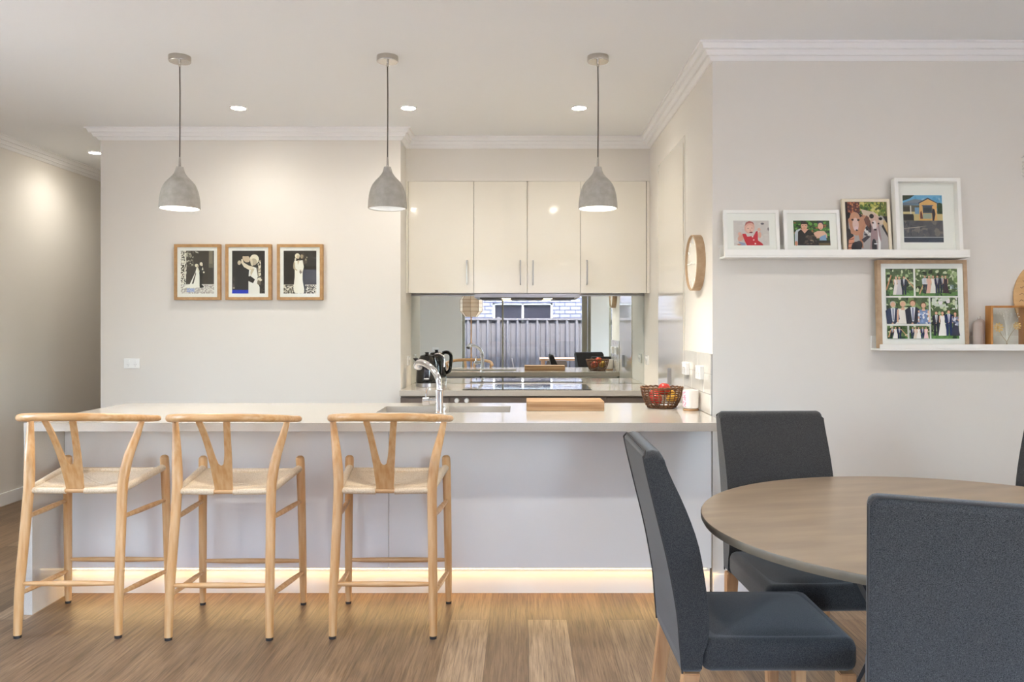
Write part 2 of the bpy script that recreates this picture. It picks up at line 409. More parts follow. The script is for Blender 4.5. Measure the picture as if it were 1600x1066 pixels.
def baseboard(x0, x1, y0, y1, name, label):
    b = B(); box(b, x0, x1, y0, y1, 0, .098, .004)
    struct(name, b, M['trim'], label, 'skirting board')
baseboard(XL, XL + .015, YR, YK, 'baseboard_left', 'white skirting board along the hallway wall')
baseboard(XR + .001, XE, YG - .015, YG, 'baseboard_right', 'white skirting board under the picture ledges')
baseboard(XP0 - .015, XP0, YP - .015, YK, 'baseboard_hall', 'white skirting board on the inner hallway wall')
baseboard(XP0, XP1, YP - .015, YP, 'baseboard_back', 'white skirting board below the three framed photos')

# rear sliding door, plus unseen glazing added for daylight
def glazed(name, label, y, x0, x1, z0, z1, stiles, axis='y'):
    b = B(); t = .03
    def bb(a0, a1, c0, c1, k=0.):
        if axis == 'y': box(b, a0, a1, y - t + k, y + t - k, c0, c1)
        else: box(b, y - t + k, y + t - k, a0, a1, c0, c1)
    bb(x0, x1, z1 - .05, z1); bb(x0, x1, z0, z0 + .04); bb(x0, x0 + .05, z0 + .04, z1 - .05); bb(x1 - .05, x1, z0 + .04, z1 - .05)
    for s, wd in stiles: bb(s - wd / 2, s + wd / 2, z0 + .04, z1 - .05, .005)
    o = struct(name, b, M['alu'], label, 'window')
    b = B()
    if axis == 'y': box(b, x0 + .05, x1 - .05, y - .003, y + .003, z0 + .04, z1 - .05)
    else: box(b, y - .003, y + .003, x0 + .05, x1 - .05, z0 + .04, z1 - .05)
    obj('glass_pane', b, M['glass'], o)
glazed('door_1', 'sliding glass door behind the camera, seen in the mirror', YR - .08, -1.08, 1.23, 0, 2.35, [(-.35, .03), (1.12, .10)])
glazed('added_window_1', 'tall unseen window added behind the camera on the right for daylight', YR - .08, 1.55, 3.65, .05, 2.35, [(2.6, .05)])  # out of view, added to bring in more daylight from behind
glazed('added_window_3', 'narrow unseen window added in the left-hand wall for daylight', XL - .08, 2.6, 3.25, .9, 2.3, [], 'x')  # unseen opening added to brighten the left side
glazed('added_window_2', 'tall unseen window added behind the camera on the left for daylight', YR - .08, -3.75, -1.85, .05, 2.35, [(-2.8, .05)])  # unseen, added so daylight reaches the left of the room
glazed('added_door_2', 'unseen glass sliding door added in the right-hand dining wall for daylight', XE + .08, -1.5, -.3, 0, 2.35, [], 'x')  # out-of-view opening added for daylight from the right

# ------------------------------------------------------------------ outside, seen in the mirror
struct('ground', bx(-9, 9, -9, YR - .06, -.35, -.25), M['ground'], 'concrete path outside the sliding door', 'ground')
struct('ground_west', bx(-12, XL - .22, YR - .06, 9, -.35, -.25), M['ground'], 'paving outside the added left-hand window', 'ground')
struct('ground_side', bx(XE + .2, 12, YR - .06, 9, -.35, -.25), M['ground'], 'paving outside the added right-hand glass door', 'ground')
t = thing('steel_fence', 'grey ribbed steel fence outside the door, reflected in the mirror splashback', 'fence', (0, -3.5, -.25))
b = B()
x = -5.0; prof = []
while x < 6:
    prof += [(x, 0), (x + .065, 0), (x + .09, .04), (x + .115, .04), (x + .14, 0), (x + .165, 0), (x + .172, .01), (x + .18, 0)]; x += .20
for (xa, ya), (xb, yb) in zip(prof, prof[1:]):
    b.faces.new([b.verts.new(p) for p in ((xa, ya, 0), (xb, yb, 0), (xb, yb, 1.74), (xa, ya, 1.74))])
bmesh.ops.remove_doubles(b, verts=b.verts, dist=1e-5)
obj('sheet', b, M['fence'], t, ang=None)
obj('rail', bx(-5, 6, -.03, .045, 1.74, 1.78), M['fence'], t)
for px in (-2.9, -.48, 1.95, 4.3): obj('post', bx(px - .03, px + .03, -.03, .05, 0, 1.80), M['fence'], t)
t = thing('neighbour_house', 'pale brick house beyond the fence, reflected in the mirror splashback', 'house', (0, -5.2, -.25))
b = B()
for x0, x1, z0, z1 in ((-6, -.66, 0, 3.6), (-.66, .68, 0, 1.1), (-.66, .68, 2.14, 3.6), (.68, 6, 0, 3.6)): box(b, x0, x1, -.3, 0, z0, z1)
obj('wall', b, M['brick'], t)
wf = B()
for x0, x1, z0, z1 in ((-.66, -.62, 1.1, 2.14), (.64, .68, 1.1, 2.14), (-.01, .03, 1.1, 2.14), (-.66, .68, 2.10, 2.14), (-.66, .68, 1.1, 1.14)): box(wf, x0, x1, -.12, -.06, z0, z1)
wf = obj('window_frame', wf, M['trim'], t)
obj('pane', bx(-.62, .64, -.1, -.09, 1.14, 2.10), M['darkglass'], wf)
obj('downpipe', bx(1.56, 1.66, .0, .08, 0, 3.6), M['fence'], t)
t = thing('outdoor_table', 'timber outdoor table on the path, reflected in the mirror splashback', 'table', (.75, -2.45, -.25))
obj('tabletop', bx(-.42, .42, -.3, .3, .97, 1.01, .004), M['outdoor'], t)
for sx in (-.36, .36):
    for sy in (-.24, .24): obj('leg', bx(sx - .03, sx + .03, sy - .03, sy + .03, 0, .97), M['outdoor'], t)
def shell_chair(loc, rz, label):
    t = thing('shell_chair', label, 'chair', loc, rz)
    b = B(); prof = smooth_path([(.22, .62), (.05, .60), (-.12, .62), (-.2, .74), (-.25, 1.0)], 5)
    for i, ((ya, za), (yb, zb)) in enumerate(zip(prof, prof[1:])):
        wa = .23 * (1 - .3 * (i / len(prof)) ** 3); wb = .23 * (1 - .3 * ((i + 1) / len(prof)) ** 3)
        b.faces.new([b.verts.new(p) for p in ((-wa, ya, za), (wa, ya, za), (wb, yb, zb), (-wb, yb, zb))])
    bmesh.ops.remove_doubles(b, verts=b.verts, dist=1e-5)
    r = bmesh.ops.solidify(b, geom=b.faces[:], thickness=.012)
    obj('seat_shell', b, M['shell'], t)
    for sx in (-1, 1):
        for sy in (-1, 1):
            b = B(); tube(b, [(sx * .14, sy * .1, .61), (sx * .21, sy * .2, 0)], .012, 8); obj('leg', b, M['blackm'], t)
shell_chair((.05, -2.45, -.25), -PI / 2, 'brown moulded chair left of the outdoor table, in the mirror')
shell_chair((.62, -1.88, -.25), PI, 'brown moulded chair in front of the outdoor table, in the mirror')

# floor lamp that shows in the mirror
t = thing('floor_lamp', 'floor lamp with a woven lantern shade, reflected at the mirror left end', 'lamp', (-.88, -1.1, 0))
b = B(); lathe(b, [(0, 0), (.14, 0), (.14, .015), (.02, .03), (0, .03)]); obj('base', b, M['blackm'], t)
b = B(); tube(b, [(0, 0, .03), (0, 0, 1.56)], .012, 10); obj('pole', b, M['honey'], t)
b = B(); lathe(b, [(.10, 1.52), (.19, 1.62), (.19, 1.82), (.10, 1.94)], seg=8); sh = obj('lamp_shade', b, M['lantern'], t, ang=None)
b = B()
for k in range(8):
    a = 2 * PI * k / 8; tube(b, [(r * math.cos(a), r * math.sin(a), z) for r, z in ((.101, 1.52), (.192, 1.62), (.192, 1.82), (.101, 1.94))], .003, 5)
for r, z in ((.102, 1.53), (.192, 1.62), (.193, 1.69), (.193, 1.76), (.192, 1.82), (.102, 1.935)):
    tube(b, [(r * math.cos(2 * PI * k / 8), r * math.sin(2 * PI * k / 8), z) for k in range(8)], .003, 5, closed=True)
obj('ribs', b, M['lantern_rib'], sh)

def outlet(name, label, cat, loc, rz, w_=.115, h_=.072, d=.012, ux=True):
    """faces -y before rotation"""
    t = thing(name, label, cat, loc, rz)
    obj('plate', bx(-w_ / 2, w_ / 2, -d, 0, -h_ / 2, h_ / 2, .003), M['plastic'], t)
    for sx in (-1, 1):
        obj('switch_rocker', bx(sx * w_ * .22 - .009, sx * w_ * .22 + .009, -d - .004, -d + .001, h_ * .1, h_ * .38, .001), M['plastic'], t)
        b = B()
        for dx, dz, hh in ((-.006, 0, .0035), (.006, 0, .0035), (0, -.011, .004)):
            box(b, sx * w_ * .22 + dx - .001, sx * w_ * .22 + dx + .001, -d - .0006, -d + .001, dz - hh - .006, dz + hh - .006)
        obj('socket', b, M['grey'], t)
    return t
outlet('power_outlet', 'white double power outlet low on the wall under the framed photos', 'outlet', (-2.82, YP, 1.086), 0)
outlet('power_outlet', 'white power outlet at the left end of the mirror splashback', 'outlet', (XP1, 6.06, 1.09), PI / 2)
outlet('power_outlet', 'white power outlet at the right end of the mirror splashback', 'outlet', (XR, 6.06, 1.095), -PI / 2)
outlet('light_switch', 'white light switch on the rear wall, seen in the mirror beside the kettle', 'switch', (-1.55, YR, .95), PI, ux=False)

# ------------------------------------------------------------------ kitchen back run
def slab_hole(b, x0, x1, y0, y1, z0, z1, holes):
    """one slab with rectangular holes sharing their y range"""
    hy0, hy1 = holes[0][2], holes[0][3]
    xs = sorted({x0, x1} | {h[0] for h in holes} | {h[1] for h in holes}); ys = [y0, hy0, hy1, y1]
    V = {}
    def v(x, y, z):
        k = (round(x, 5), round(y, 5), round(z, 5))
        if k not in V: V[k] = b.verts.new(k)
        return V[k]
    cells = set()
    for i in range(len(xs) - 1):
        for j in range(3):
            if j == 1 and any(abs(xs[i] - h[0]) < 1e-6 for h in holes): continue
            cells.add((i, j))
    for i, j in cells:
        a, c, d, e = xs[i], xs[i + 1], ys[j], ys[j + 1]
        b.faces.new([v(a, d, z1), v(c, d, z1), v(c, e, z1), v(a, e, z1)]); b.faces.new([v(a, e, z0), v(c, e, z0), v(c, d, z0), v(a, d, z0)])
        for di, dj, p, q in ((-1, 0, (a, d), (a, e)), (1, 0, (c, e), (c, d)), (0, -1, (c, d), (a, d)), (0, 1, (a, e), (c, e))):
            if (i + di, j + dj) not in cells:
                b.faces.new([v(*p, z0), v(*q, z0), v(*q, z1), v(*p, z1)])

tag(obj('back_worktop', bx(XP1 + .012, XR - .001, 5.565, YM - .003, .86, .90, .002), M['stone']), 'pale stone worktop below the mirror splashback', 'worktop')
t = thing('mirror_splashback', 'wide mirror splashback between the worktop and the wall cabinets', 'mirror', (0, YM, .90))
obj('mirror_glass', bx(XP1 + .001, XR - .001, -.001, .010, .001, .702), M['mirror'], t, ang=None)
obj('top_trim', bx(XP1 + .001, XR - .001, -.006, -.0012, .694, .705), M['steel'], t)

def base_unit(x0, x1, label, oven=False):
    t = thing('oven' if oven else 'base_cabinet', label, 'oven' if oven else 'cabinet', ((x0 + x1) / 2, 5.6, 0)); h = (x1 - x0) / 2 - .0015
    obj('body', bx(-h, h, .02, .62, .10, .858), M['taupe'], t)
    if oven:
        obj('control_panel', bx(-h, h, 0, .019, .70, .850, .001), M['taupe'], t)
        obj('door', bx(-h, h, 0, .019, .14, .695, .001), M['black'], t)
        for px in (-.505, -.435, .425, .495):
            b = B(); lathe(b, [(0, -.03), (.014, -.03), (.017, -.022), (.018, -.002), (.018, .0), (0, .0)], (px + .0, 0, .827), 20, 'y'); obj('control_knob', b, M['plastic'], t)
    else:
        obj('drawer', bx(-h, h, 0, .019, .49, .845, .001), M['taupe'], t); obj('drawer', bx(-h, h, 0, .019, .12, .487, .001), M['taupe'], t)
base_unit(XP1 + .012, -.52, 'taupe base cabinet under the kettle')
base_unit(-.52, .60, 'wide oven with white round knobs below the cooktop', True)
base_unit(.60, XR - .020, 'taupe base cabinet right of the oven')

t = thing('cooktop', 'black glass cooktop set in the back worktop', 'cooktop', (.035, 5.85, .90))
obj('glass_surface', bx(-.46, .46, -.24, .24, .0002, .006, .0015), M['cooktop'], t)
b = B()
for cx, cy, r in ((-.3, -.1, .09), (-.3, .12, .075), (0, .0, .12), (.3, -.1, .075), (.3, .12, .09)):
    tube(b, [(cx + r * math.cos(2 * PI * k / 40), cy + r * math.sin(2 * PI * k / 40), .0060) for k in range(40)], .0008, 4, closed=True)
obj('zone_rings', b, M['grey'], t)

# wall cabinets
ZU0, ZU1 = 1.607, 2.453
def handle(parent, x, z0, z1, y=-.0):
    b = B(); tube(b, smooth_path([(x, y, z0), (x, y - .022, z0 + .004), (x, y - .028, z0 + .02), (x, y - .028, z1 - .02), (x, y - .022, z1 - .004), (x, y, z1)], 4), .0055, 10)
    obj('handle', b, M['steel'], parent)
def wall_unit(x0, x1, doors, label, fill=None):
    t = thing('wall_cabinet', label, 'cabinet', ((x0 + x1) / 2, YB, ZU0)); xc = (x0 + x1) / 2; H = ZU1 - ZU0
    obj('body', bx(x0 - xc + .0005, x1 - xc - .0005, .021, YM - YB - .003, 0.002, H - .002), M['gap'] if False else M['cream'], t)
    for a, c, hx in doors:
        d = obj('door', bx(a - xc + .0018, c - xc - .0018, 0, .019, 0, H, .0012), M['cream'], t)
        handle(d, hx - xc, .065, .245)
    if fill: obj('filler', bx(fill[0] - xc, fill[1] - xc, .0, .02, 0, H), M['cream'], t)
wall_unit(XP1 + .002, -.368, [(-.862, -.368, -.418)], 'single-door glossy cream wall cabinet at the left end', (XP1 + .002, -.866))
wall_unit(-.368, .441, [(-.368, .038, -.014), (.038, .441, .082)], 'double-door glossy cream wall cabinet above the cooktop')
wall_unit(.441, XR - .002, [(.441, .94, .489)], 'single-door glossy cream wall cabinet at the right end', (.944, XR - .002))

t = thing('rangehood', 'dark slide-out rangehood with two lit lamps under the middle cabinet', 'rangehood', (.0365, 6.1, 1.565))
obj('body', bx(-.40, .40, -.13, .132, .008, .04, .002), M['steel'], t)
obj('filter', bx(-.36, .36, -.10, .11, .002, .0078), M['blackm'], t)
for sx in (-.16, .16):
    b = B(); lathe(b, [(0, -.001), (.032, -.001), (.034, .0018), (0, .0018)], (sx, -.05, 0), 24); obj('lamp', b, M['hoodlamp'], t)
    l = bpy.data.lights.new('hood_light', 'SPOT'); l.energy = 5; l.spot_size = 2.2; l.color = (1, .82, .6); l.shadow_soft_size = .03
    o = bpy.data.objects.new('hood_light', l); o.location = (sx, -.05, -.01); COL.objects.link(o); o.parent = t

# pantry doors in the right wall
t = thing('pantry_cabinet', 'tall glossy cream pantry set into the right kitchen wall', 'cabinet', (XR, 5.13, 0))
obj('surround', bx(-.003, -.0005, -.46, .432, .02, 2.49), M['cream'], t, ang=None)
obj('upper_door', bx(-.0065, -.0035, -.43, .428, 1.562, 2.45), M['cream'], t, ang=None)
d = obj('lower_door', bx(-.0065, -.0035, -.43, .428, .05, 1.555), M['cream'], t, ang=None)
obj('handle', bx(-.03, -.007, -.055, -.04, .975, 1.085, .003), M['steel'], d)

# tiles on the right wall
t = thing('tile_splashback', 'small glossy ivory tiled splashback at the right end of the island', 'tiles', (XR, 4.0, .90))
obj('grout_bed', bx(-.004, -.0005, .002, .68, .001, .312), M['grout'], t)
b = B()
for r in range(3):
    y = .002; first = True; off = (.0, .15, .0)[r]
    while y < .68:
        L_ = min((.30 - off if first and off else .30), .68 - y)
        box(b, -.010, -.0038, y + .001, y + L_ - .001, .002 + r * .1035, .002 + r * .1035 + .1015, .0012, 1); y += L_; first = False
obj('tiles', b, M['tile'], t)
outlet('power_outlet', 'white power outlet on the tiles nearest the pantry', 'outlet', (XR - .010, 4.56, 1.11), -PI / 2, d=.022)
outlet('power_outlet', 'white power outlet on the tiles nearest the wall corner', 'outlet', (XR - .010, 4.20, 1.108), -PI / 2, d=.022)

# clock
t = thing('wall_clock', 'round wall clock with pale wood rim on the right kitchen wall', 'clock', (XR, 4.30, 1.70))
b = B(); lathe(b, [(.152, 0), (.1525, -.045), (.150, -.047), (.146, -.047), (.145, -.036), (.145, 0)], seg=64, axis='x'); obj('rim', b, M['framewood2'], t)
b = B(); lathe(b, [(0, -.034), (.1448, -.034), (.1448, -.001), (0, -.001)], seg=64, axis='x'); obj('face', b, M['clockface'], t)
for k in range(12):
    b = B(); a = k * PI / 6; c, s = math.cos(a), math.sin(a)
    tube(b, [(-.0345, r * s, r * c) for r in (.105, .130)], .0045, 6); obj('hour_mark', b, M['clockmark'], t)
for nm, a, L_, r in (('hour_hand', -1.75, .06, .0045), ('minute_hand', 1.62, .095, .0035)):
    b = B(); tube(b, [(-.038, -.02 * math.sin(a), -.02 * math.cos(a)), (-.038, L_ * math.sin(a), L_ * math.cos(a))], r, 6); obj(nm, b, M['clockmark'], t)

# ------------------------------------------------------------------ island
XI0, XI1 = -2.337, .951
t = thing('kitchen_island', 'long white kitchen island base with recessed lit kickboard', 'island', (0, 3.95, 0))
obj('front_panel', bx(XI0 + .041, -.671, 0, .02, .139, .858, .001), M['panel'], t)
obj('front_panel', bx(-.669, XI1 - .002, 0, .02, .139, .858, .001), M['panel'], t)
obj('kickboard', bx(XI0 + .041, XI1, .042, .058, 0, .136), M['panel'], t)
# carcass with an open top over the sink bowls
b = B(); box(b, XI0 + .041, -.80, .06, .69, .0, .858); box(b, -.80, -.04, .06, .69, .0, .66); box(b, -.04, XI1, .06, .69, .0, .858)
obj('cabinet_body', b, M['panel'], t)
led = obj('led_strip', bx(XI0 + .06, XI1 - .02, .024, .034, .128, .134), M['led'], t)
b = B(); n = 150
for k in range(n):
    x = XI0 + .07 + (XI1 - XI0 - .11) * k / (n - 1); box(b, x - .004, x + .004, .0242, .0338, .1255, .1278)
obj('led_chips', b, M['led'], led)['kind'] = 'stuff'
for k in range(6):
    l = bpy.data.lights.new('led_tape_light', 'AREA'); l.shape = 'RECTANGLE'; l.size = .54; l.size_y = .012; l.energy = 0.22; l.spread = math.radians(165); l.color = (1, .62, .20)
    o = bpy.data.objects.new('led_tape_light', l); o.location = (XI0 + .06 + .27 + k * .545, .026, .124); o.rotation_euler = (math.radians(-28), 0, 0); COL.objects.link(o); o.parent = t
t = thing('island_worktop', 'pale stone island worktop with a waterfall end at the left', 'worktop', (0, 0, 0))
b = B(); slab_hole(b, XI0, .957, 3.69, 4.66, .86, .90, [(-.77, -.435, 4.146, 4.46), (-.415, -.065, 4.146, 4.46)])
box(b, .957, XR - .0005, 4.001, 4.66, .86, .90)
obj('stone_top', b, M['stone'], t, ang=None)
obj('waterfall_end', bx(XI0, XI0 + .039, 3.692, 4.658, 0, .8598), M['stone'], t)
t = thing('sink', 'stainless double-bowl sink under the island worktop', 'sink', (-.4175, 4.303, .86))
for x0, x1 in ((-.3525, -.0175), (.0025, .3525)):
    b = B(); z0 = -.18; y0, y1 = -.157, .157
    box(b, x0 - .003, x0, y0, y1, z0, -.001); box(b, x1, x1 + .003, y0, y1, z0, -.001); box(b, x0 - .003, x1 + .003, y0 - .003, y0, z0, -.001); box(b, x0 - .003, x1 + .003, y1, y1 + .003, z0, -.001)
    box(b, x0 - .003, x1 + .003, y0 - .003, y1 + .003, z0 - .003, z0)
    bo = obj('bowl', b, M['steel'], t)
    b = B(); lathe(b, [(0, .001), (.03, .001), (.035, .003), (.04, .001)], ((x0 + x1) / 2, 0, z0), 20); obj('drain', b, M['chrome'], bo)

# tap
t = thing('kitchen_tap', 'chrome kitchen mixer tap with a curved spout on the island', 'tap', (-.427, 4.05, .90))
b = B(); lathe(b, [(0, 0), (.024, 0), (.026, .006), (.022, .010), (.0200, .03), (.0200, .118), (.0210, .120), (.0210, .126), (.016, .130), (0, .130)], seg=28); obj('body', b, M['chrome'], t)
sp_ = smooth_path([(0, 0, .125, .0165), (0, .004, .155, .0165), (-.010, .020, .190, .0165), (-.040, .065, .228, .016), (-.080, .118, .252, .0165), (-.113, .165, .258, .019), (-.130, .190, .250, .0235), (-.138, .202, .232, .025)], 6)
b = B(); tube(b, sp_, [p[3] for p in sp_], 18); sp = obj('spout', b, M['chrome'], t)
b = B(); tube(b, [(-.1382, .2022, .232), (-.1394, .2042, .2285)], .019, 18); obj('aerator', b, M['blackm'], sp)
b = B(); tube(b, [(-.012, 0, .072), (-.05, 0, .070), (-.052, 0, .070), (-.082, 0, .068), (-.086, 0, .068)], [.016, .016, .021, .021, .017], 20); hd = obj('valve', b, M['chrome'], t)
b = B(); tube(b, smooth_path([(-.068, 0, .085, .004), (-.066, -.002, .11, .0045), (-.058, -.006, .138, .006)], 4), .0048, 10); obj('lever', b, M['chrome'], hd)

# kettle
t = thing('kettle', 'black electric kettle with steel base band on the back worktop', 'kettle', (-.715, 5.91, .90))
b = B(); lathe(b, [(0, .0), (.082, .0), (.084, .008), (.082, .03), (0, .03)], seg=36); obj('base', b, M['steel'], t)
b = B(); lathe(b, [(0, .0305), (.081, .0305), (.083, .05), (.080, .12), (.070, .19), (.060, .215), (.058, .22), (0, .22)], seg=36); obj('body', b, M['black'], t)
b = B(); lathe(b, [(0, .2205), (.056, .2205), (.050, .235), (.02, .243), (.014, .244), (.014, .255), (.02, .26), (0, .262)], seg=30); obj('lid', b, M['black'], t)
b = B(); tube(b, smooth_path([(.05, 0, .232, 1), (.085, 0, .238, 1), (.118, 0, .215, 1), (.118, 0, .15, 1), (.108, 0, .085, 1), (.075, 0, .065, 1)], 6), .011, 12, flat=1.3); obj('handle', b, M['black'], t)
b = B(); tube(b, smooth_path([(.06, -.004, .246, 1), (.095, -.004, .249, 1), (.131, -.004, .22, 1), (.130, -.004, .15, 1)], 6), .005, 8); obj('handle_trim', b, M['chrome'], t)
b = B(); prism(b, [(-.07, .17), (-.105, .215), (-.075, .218), (-.05, .2)], lambda u, v, w_: (u, w_, v), -.018, .018, .004); obj('spout', b, M['black'], t)
obj('badge', bx(-.012, .024, -.0845, -.080, .062, .070), M['plastic'], t)

# chopping board, basket, fruit, candle
t = tag(obj('chopping_board', bx(-.208, .208, -.105, .105, 0, .052, .004), M['board'], loc=(.231, 4.31, .90)), 'thick timber chopping board beside the sink on the island', 'chopping board')
BX, BY = .775, 4.375
t = thing('fruit_basket', 'brown woven wicker basket of fruit at the right end of the island', 'basket', (BX, BY, .90))
b = B()
NR = 9
for k in range(NR):
    z = .006 + k * .0125; r = .078 + .036 * (k / (NR - 1)) ** .7
    tube(b, [((r + .0028 * (-1) ** (j + k)) * math.cos(2 * PI * j / 44), (r * .86 + .0028 * (-1) ** (j + k)) * math.sin(2 * PI * j / 44), z + .0015 * math.sin(5 * 2 * PI * j / 44 + k)) for j in range(44)], .0027, 5, closed=True)
tube(b, [(.116 * math.cos(2 * PI * j / 44), .100 * math.sin(2 * PI * j / 44), .114 + .002 * (-1) ** j) for j in range(44)], .005, 6, closed=True)
for r in (.01, .025, .04, .055, .068): tube(b, [(r * math.cos(2 * PI * j / 24), r * .86 * math.sin(2 * PI * j / 24), .004) for j in range(24)], .0045, 5, closed=True)
obj('weave', b, M['wicker'], t)
b = B()
for k in range(22):
    a = 2 * PI * (k + .5) / 22
    tube(b, [(r * math.cos(a), r * .86 * math.sin(a), z) for r, z in ((.07, .004), (.080, .01), (.098, .04), (.109, .075), (.115, .114))], .0028, 5)
obj('stakes', b, M['wicker'], t)
def fruit(kind, loc, r, label, m, group, tilt):
    b = B()
    if kind == 'apple': prof = [(0, -.82), (.25, -.93), (.6, -.8), (.92, -.35), (1, .1), (.9, .55), (.62, .86), (.3, .92), (.1, .8), (0, .7)]
    else: prof = [(0, -1.3), (.12, -1.24), (.4, -1.0), (.8, -.55), (.95, 0), (.8, .55), (.4, 1.0), (.14, 1.22), (0, 1.34)]
    lathe(b, [(p * r, q * r) for p, q in prof], seg=24)
    t = thing(kind, label, 'fruit', loc, group=group); t.rotation_euler = tilt
    obj('flesh', b, m, t, ang=60)
    b = B(); tube(b, [(0, 0, r * (.72 if kind == 'apple' else 1.3)), (.002, 0, r * (1.05 if kind == 'apple' else 1.42))], .0013, 5); obj('stem', b, M['stem'], t)
fruit('apple', (BX + .012, BY - .01, .90 + .105), .034, 'red apple on top of the fruit in the basket', M['apple'], None, (.2, .1, 0))
fruit('apple', (BX - .035, BY - .03, .90 + .052), .034, 'red apple low in the basket at its left side', M['apple'], None, (.1, -.3, 0))
fruit('apple', (BX - .030, BY + .036, .90 + .066), .034, 'red apple low at the back of the basket', M['apple'], None, (.4, -.3, 0))
fruit('lemon', (BX + .050, BY - .035, .90 + .058), .027, 'yellow fruit at the right front inside the basket', M['lemon'], None, (.3, 1.3, .5))
fruit('lemon', (BX + .052, BY + .022, .90 + .075), .027, 'yellow fruit behind the red apple, right back of the basket', M['lemon'], None, (1.2, .3, .5))
t = thing('jar_candle', 'white jar candle with pink floral side beside the fruit basket', 'candle', (.909, 4.245, .90))
b = B(); lathe(b, [(0, 0), (.040, 0), (.042, .003), (.040, .010), (0, .010)], seg=32); obj('coaster', b, M['cork'], t)
b = B(); lathe(b, [(0, .0102), (.034, .0102), (.041, .016), (.0425, .03), (.0425, .108), (.0415, .11), (.039, .108), (.039, .085), (0, .085)], seg=36); jar = obj('jar', b, M['candleglass'], t)
b = B()
for k in range(10):
    a0 = 2.88 + k * .10; a1 = a0 + .10
    b.faces.new([b.verts.new((.0430 * math.cos(a), .0430 * math.sin(a), z)) for a, z in ((a0, .022), (a1, .022), (a1, .104), (a0, .104))])
obj('floral_label', b, M['pinkpaper'], jar)
b = B(); tube(b, [(0, 0, .085), (0, 0, .1)], .0012, 6); obj('wick', b, M['blackm'], jar)

# ------------------------------------------------------------------ counter stools
def cord_seat():
    b = B(); N = 90
    bw, fw, yb, yf, zb, zs, zf = .195, .222, -.155, .195, .640, .672, .655
    V = []
    for j in range(N + 1):
        row = []
        for i in range(N + 1):
            u, v = i / N, j / N
            x = (u * 2 - 1) * (bw + (fw - bw) * v); y = yb + (yf - yb) * v
            zback, zfront = zb, zf + .014 * abs(u * 2 - 1) ** 2
            zside = zb + (zs - zb) * v
            e = 1 - abs(u * 2 - 1)
            z = (zback * (1 - v) + zfront * v) * (1 - (1 - e) ** 6) + zside * (1 - e) ** 6
            z -= .020 * math.sin(PI * u) ** .8 * math.sin(PI * v) ** .8
            d = min(u, 1 - u, v, 1 - v)
            z -= .010 * max(0, 1 - d / .035) ** 2
            if min(v, 1 - v) < min(u, 1 - u): ph = x / .0070
            else: ph = y / .0070
            z += .0016 * abs(math.sin(ph * PI / 2))
            # envelope seams
            sd = abs(min(v, 1 - v) - min(u, 1 - u))
            z -= .0065 * max(0, 1 - sd / .022)
            if min(v, 1 - v) < min(u, 1 - u): z -= .0035 * min(1, sd / .06)
            row.append(b.verts.new((x, y, z)))
        V.append(row)
    for j in range(N):
        for i in range(N): b.faces.new([V[j][i], V[j][i + 1], V[j + 1][i + 1], V[j + 1][i]])
    bot = {}
    edge = [V[0][i] for i in range(N + 1)] + [V[j][N] for j in range(1, N + 1)] + [V[N][i] for i in range(N - 1, -1, -1)] + [V[j][0] for j in range(N - 1, 0, -1)]
    low = [b.verts.new((v.co.x * .985, v.co.y * .985, v.co.z - .012)) for v in edge]
    n = len(edge)
    for k in range(n): b.faces.new([edge[k], edge[(k + 1) % n], low[(k + 1) % n], low[k]])
    b.faces.new(low[::-1])
    # cord wraps along the four rails
    def wrap(p0, p1, r=.0135):
        P0, P1 = Vector(p0), Vector(p1); L_ = (P1 - P0).length; k = max(6, int(L_ / .004)); pts = []; rr = []
        for i in range(k + 1): pts.append(tuple(P0.lerp(P1, i / k))); rr.append(r + .0006 * (i % 2))
        tube(b, pts, rr, 12)
    wrap((-.195, -.158, .628), (-.042, -.163, .626)); wrap((.042, -.163, .626), (.195, -.158, .628))
    wrap((-.225, .190, .655), (.225, .190, .655), .012)
    wrap((-.202, -.15, .632), (-.232, .180, .668), .0165); wrap((.202, -.15, .632), (.232, .180, .668), .0165)
    return b

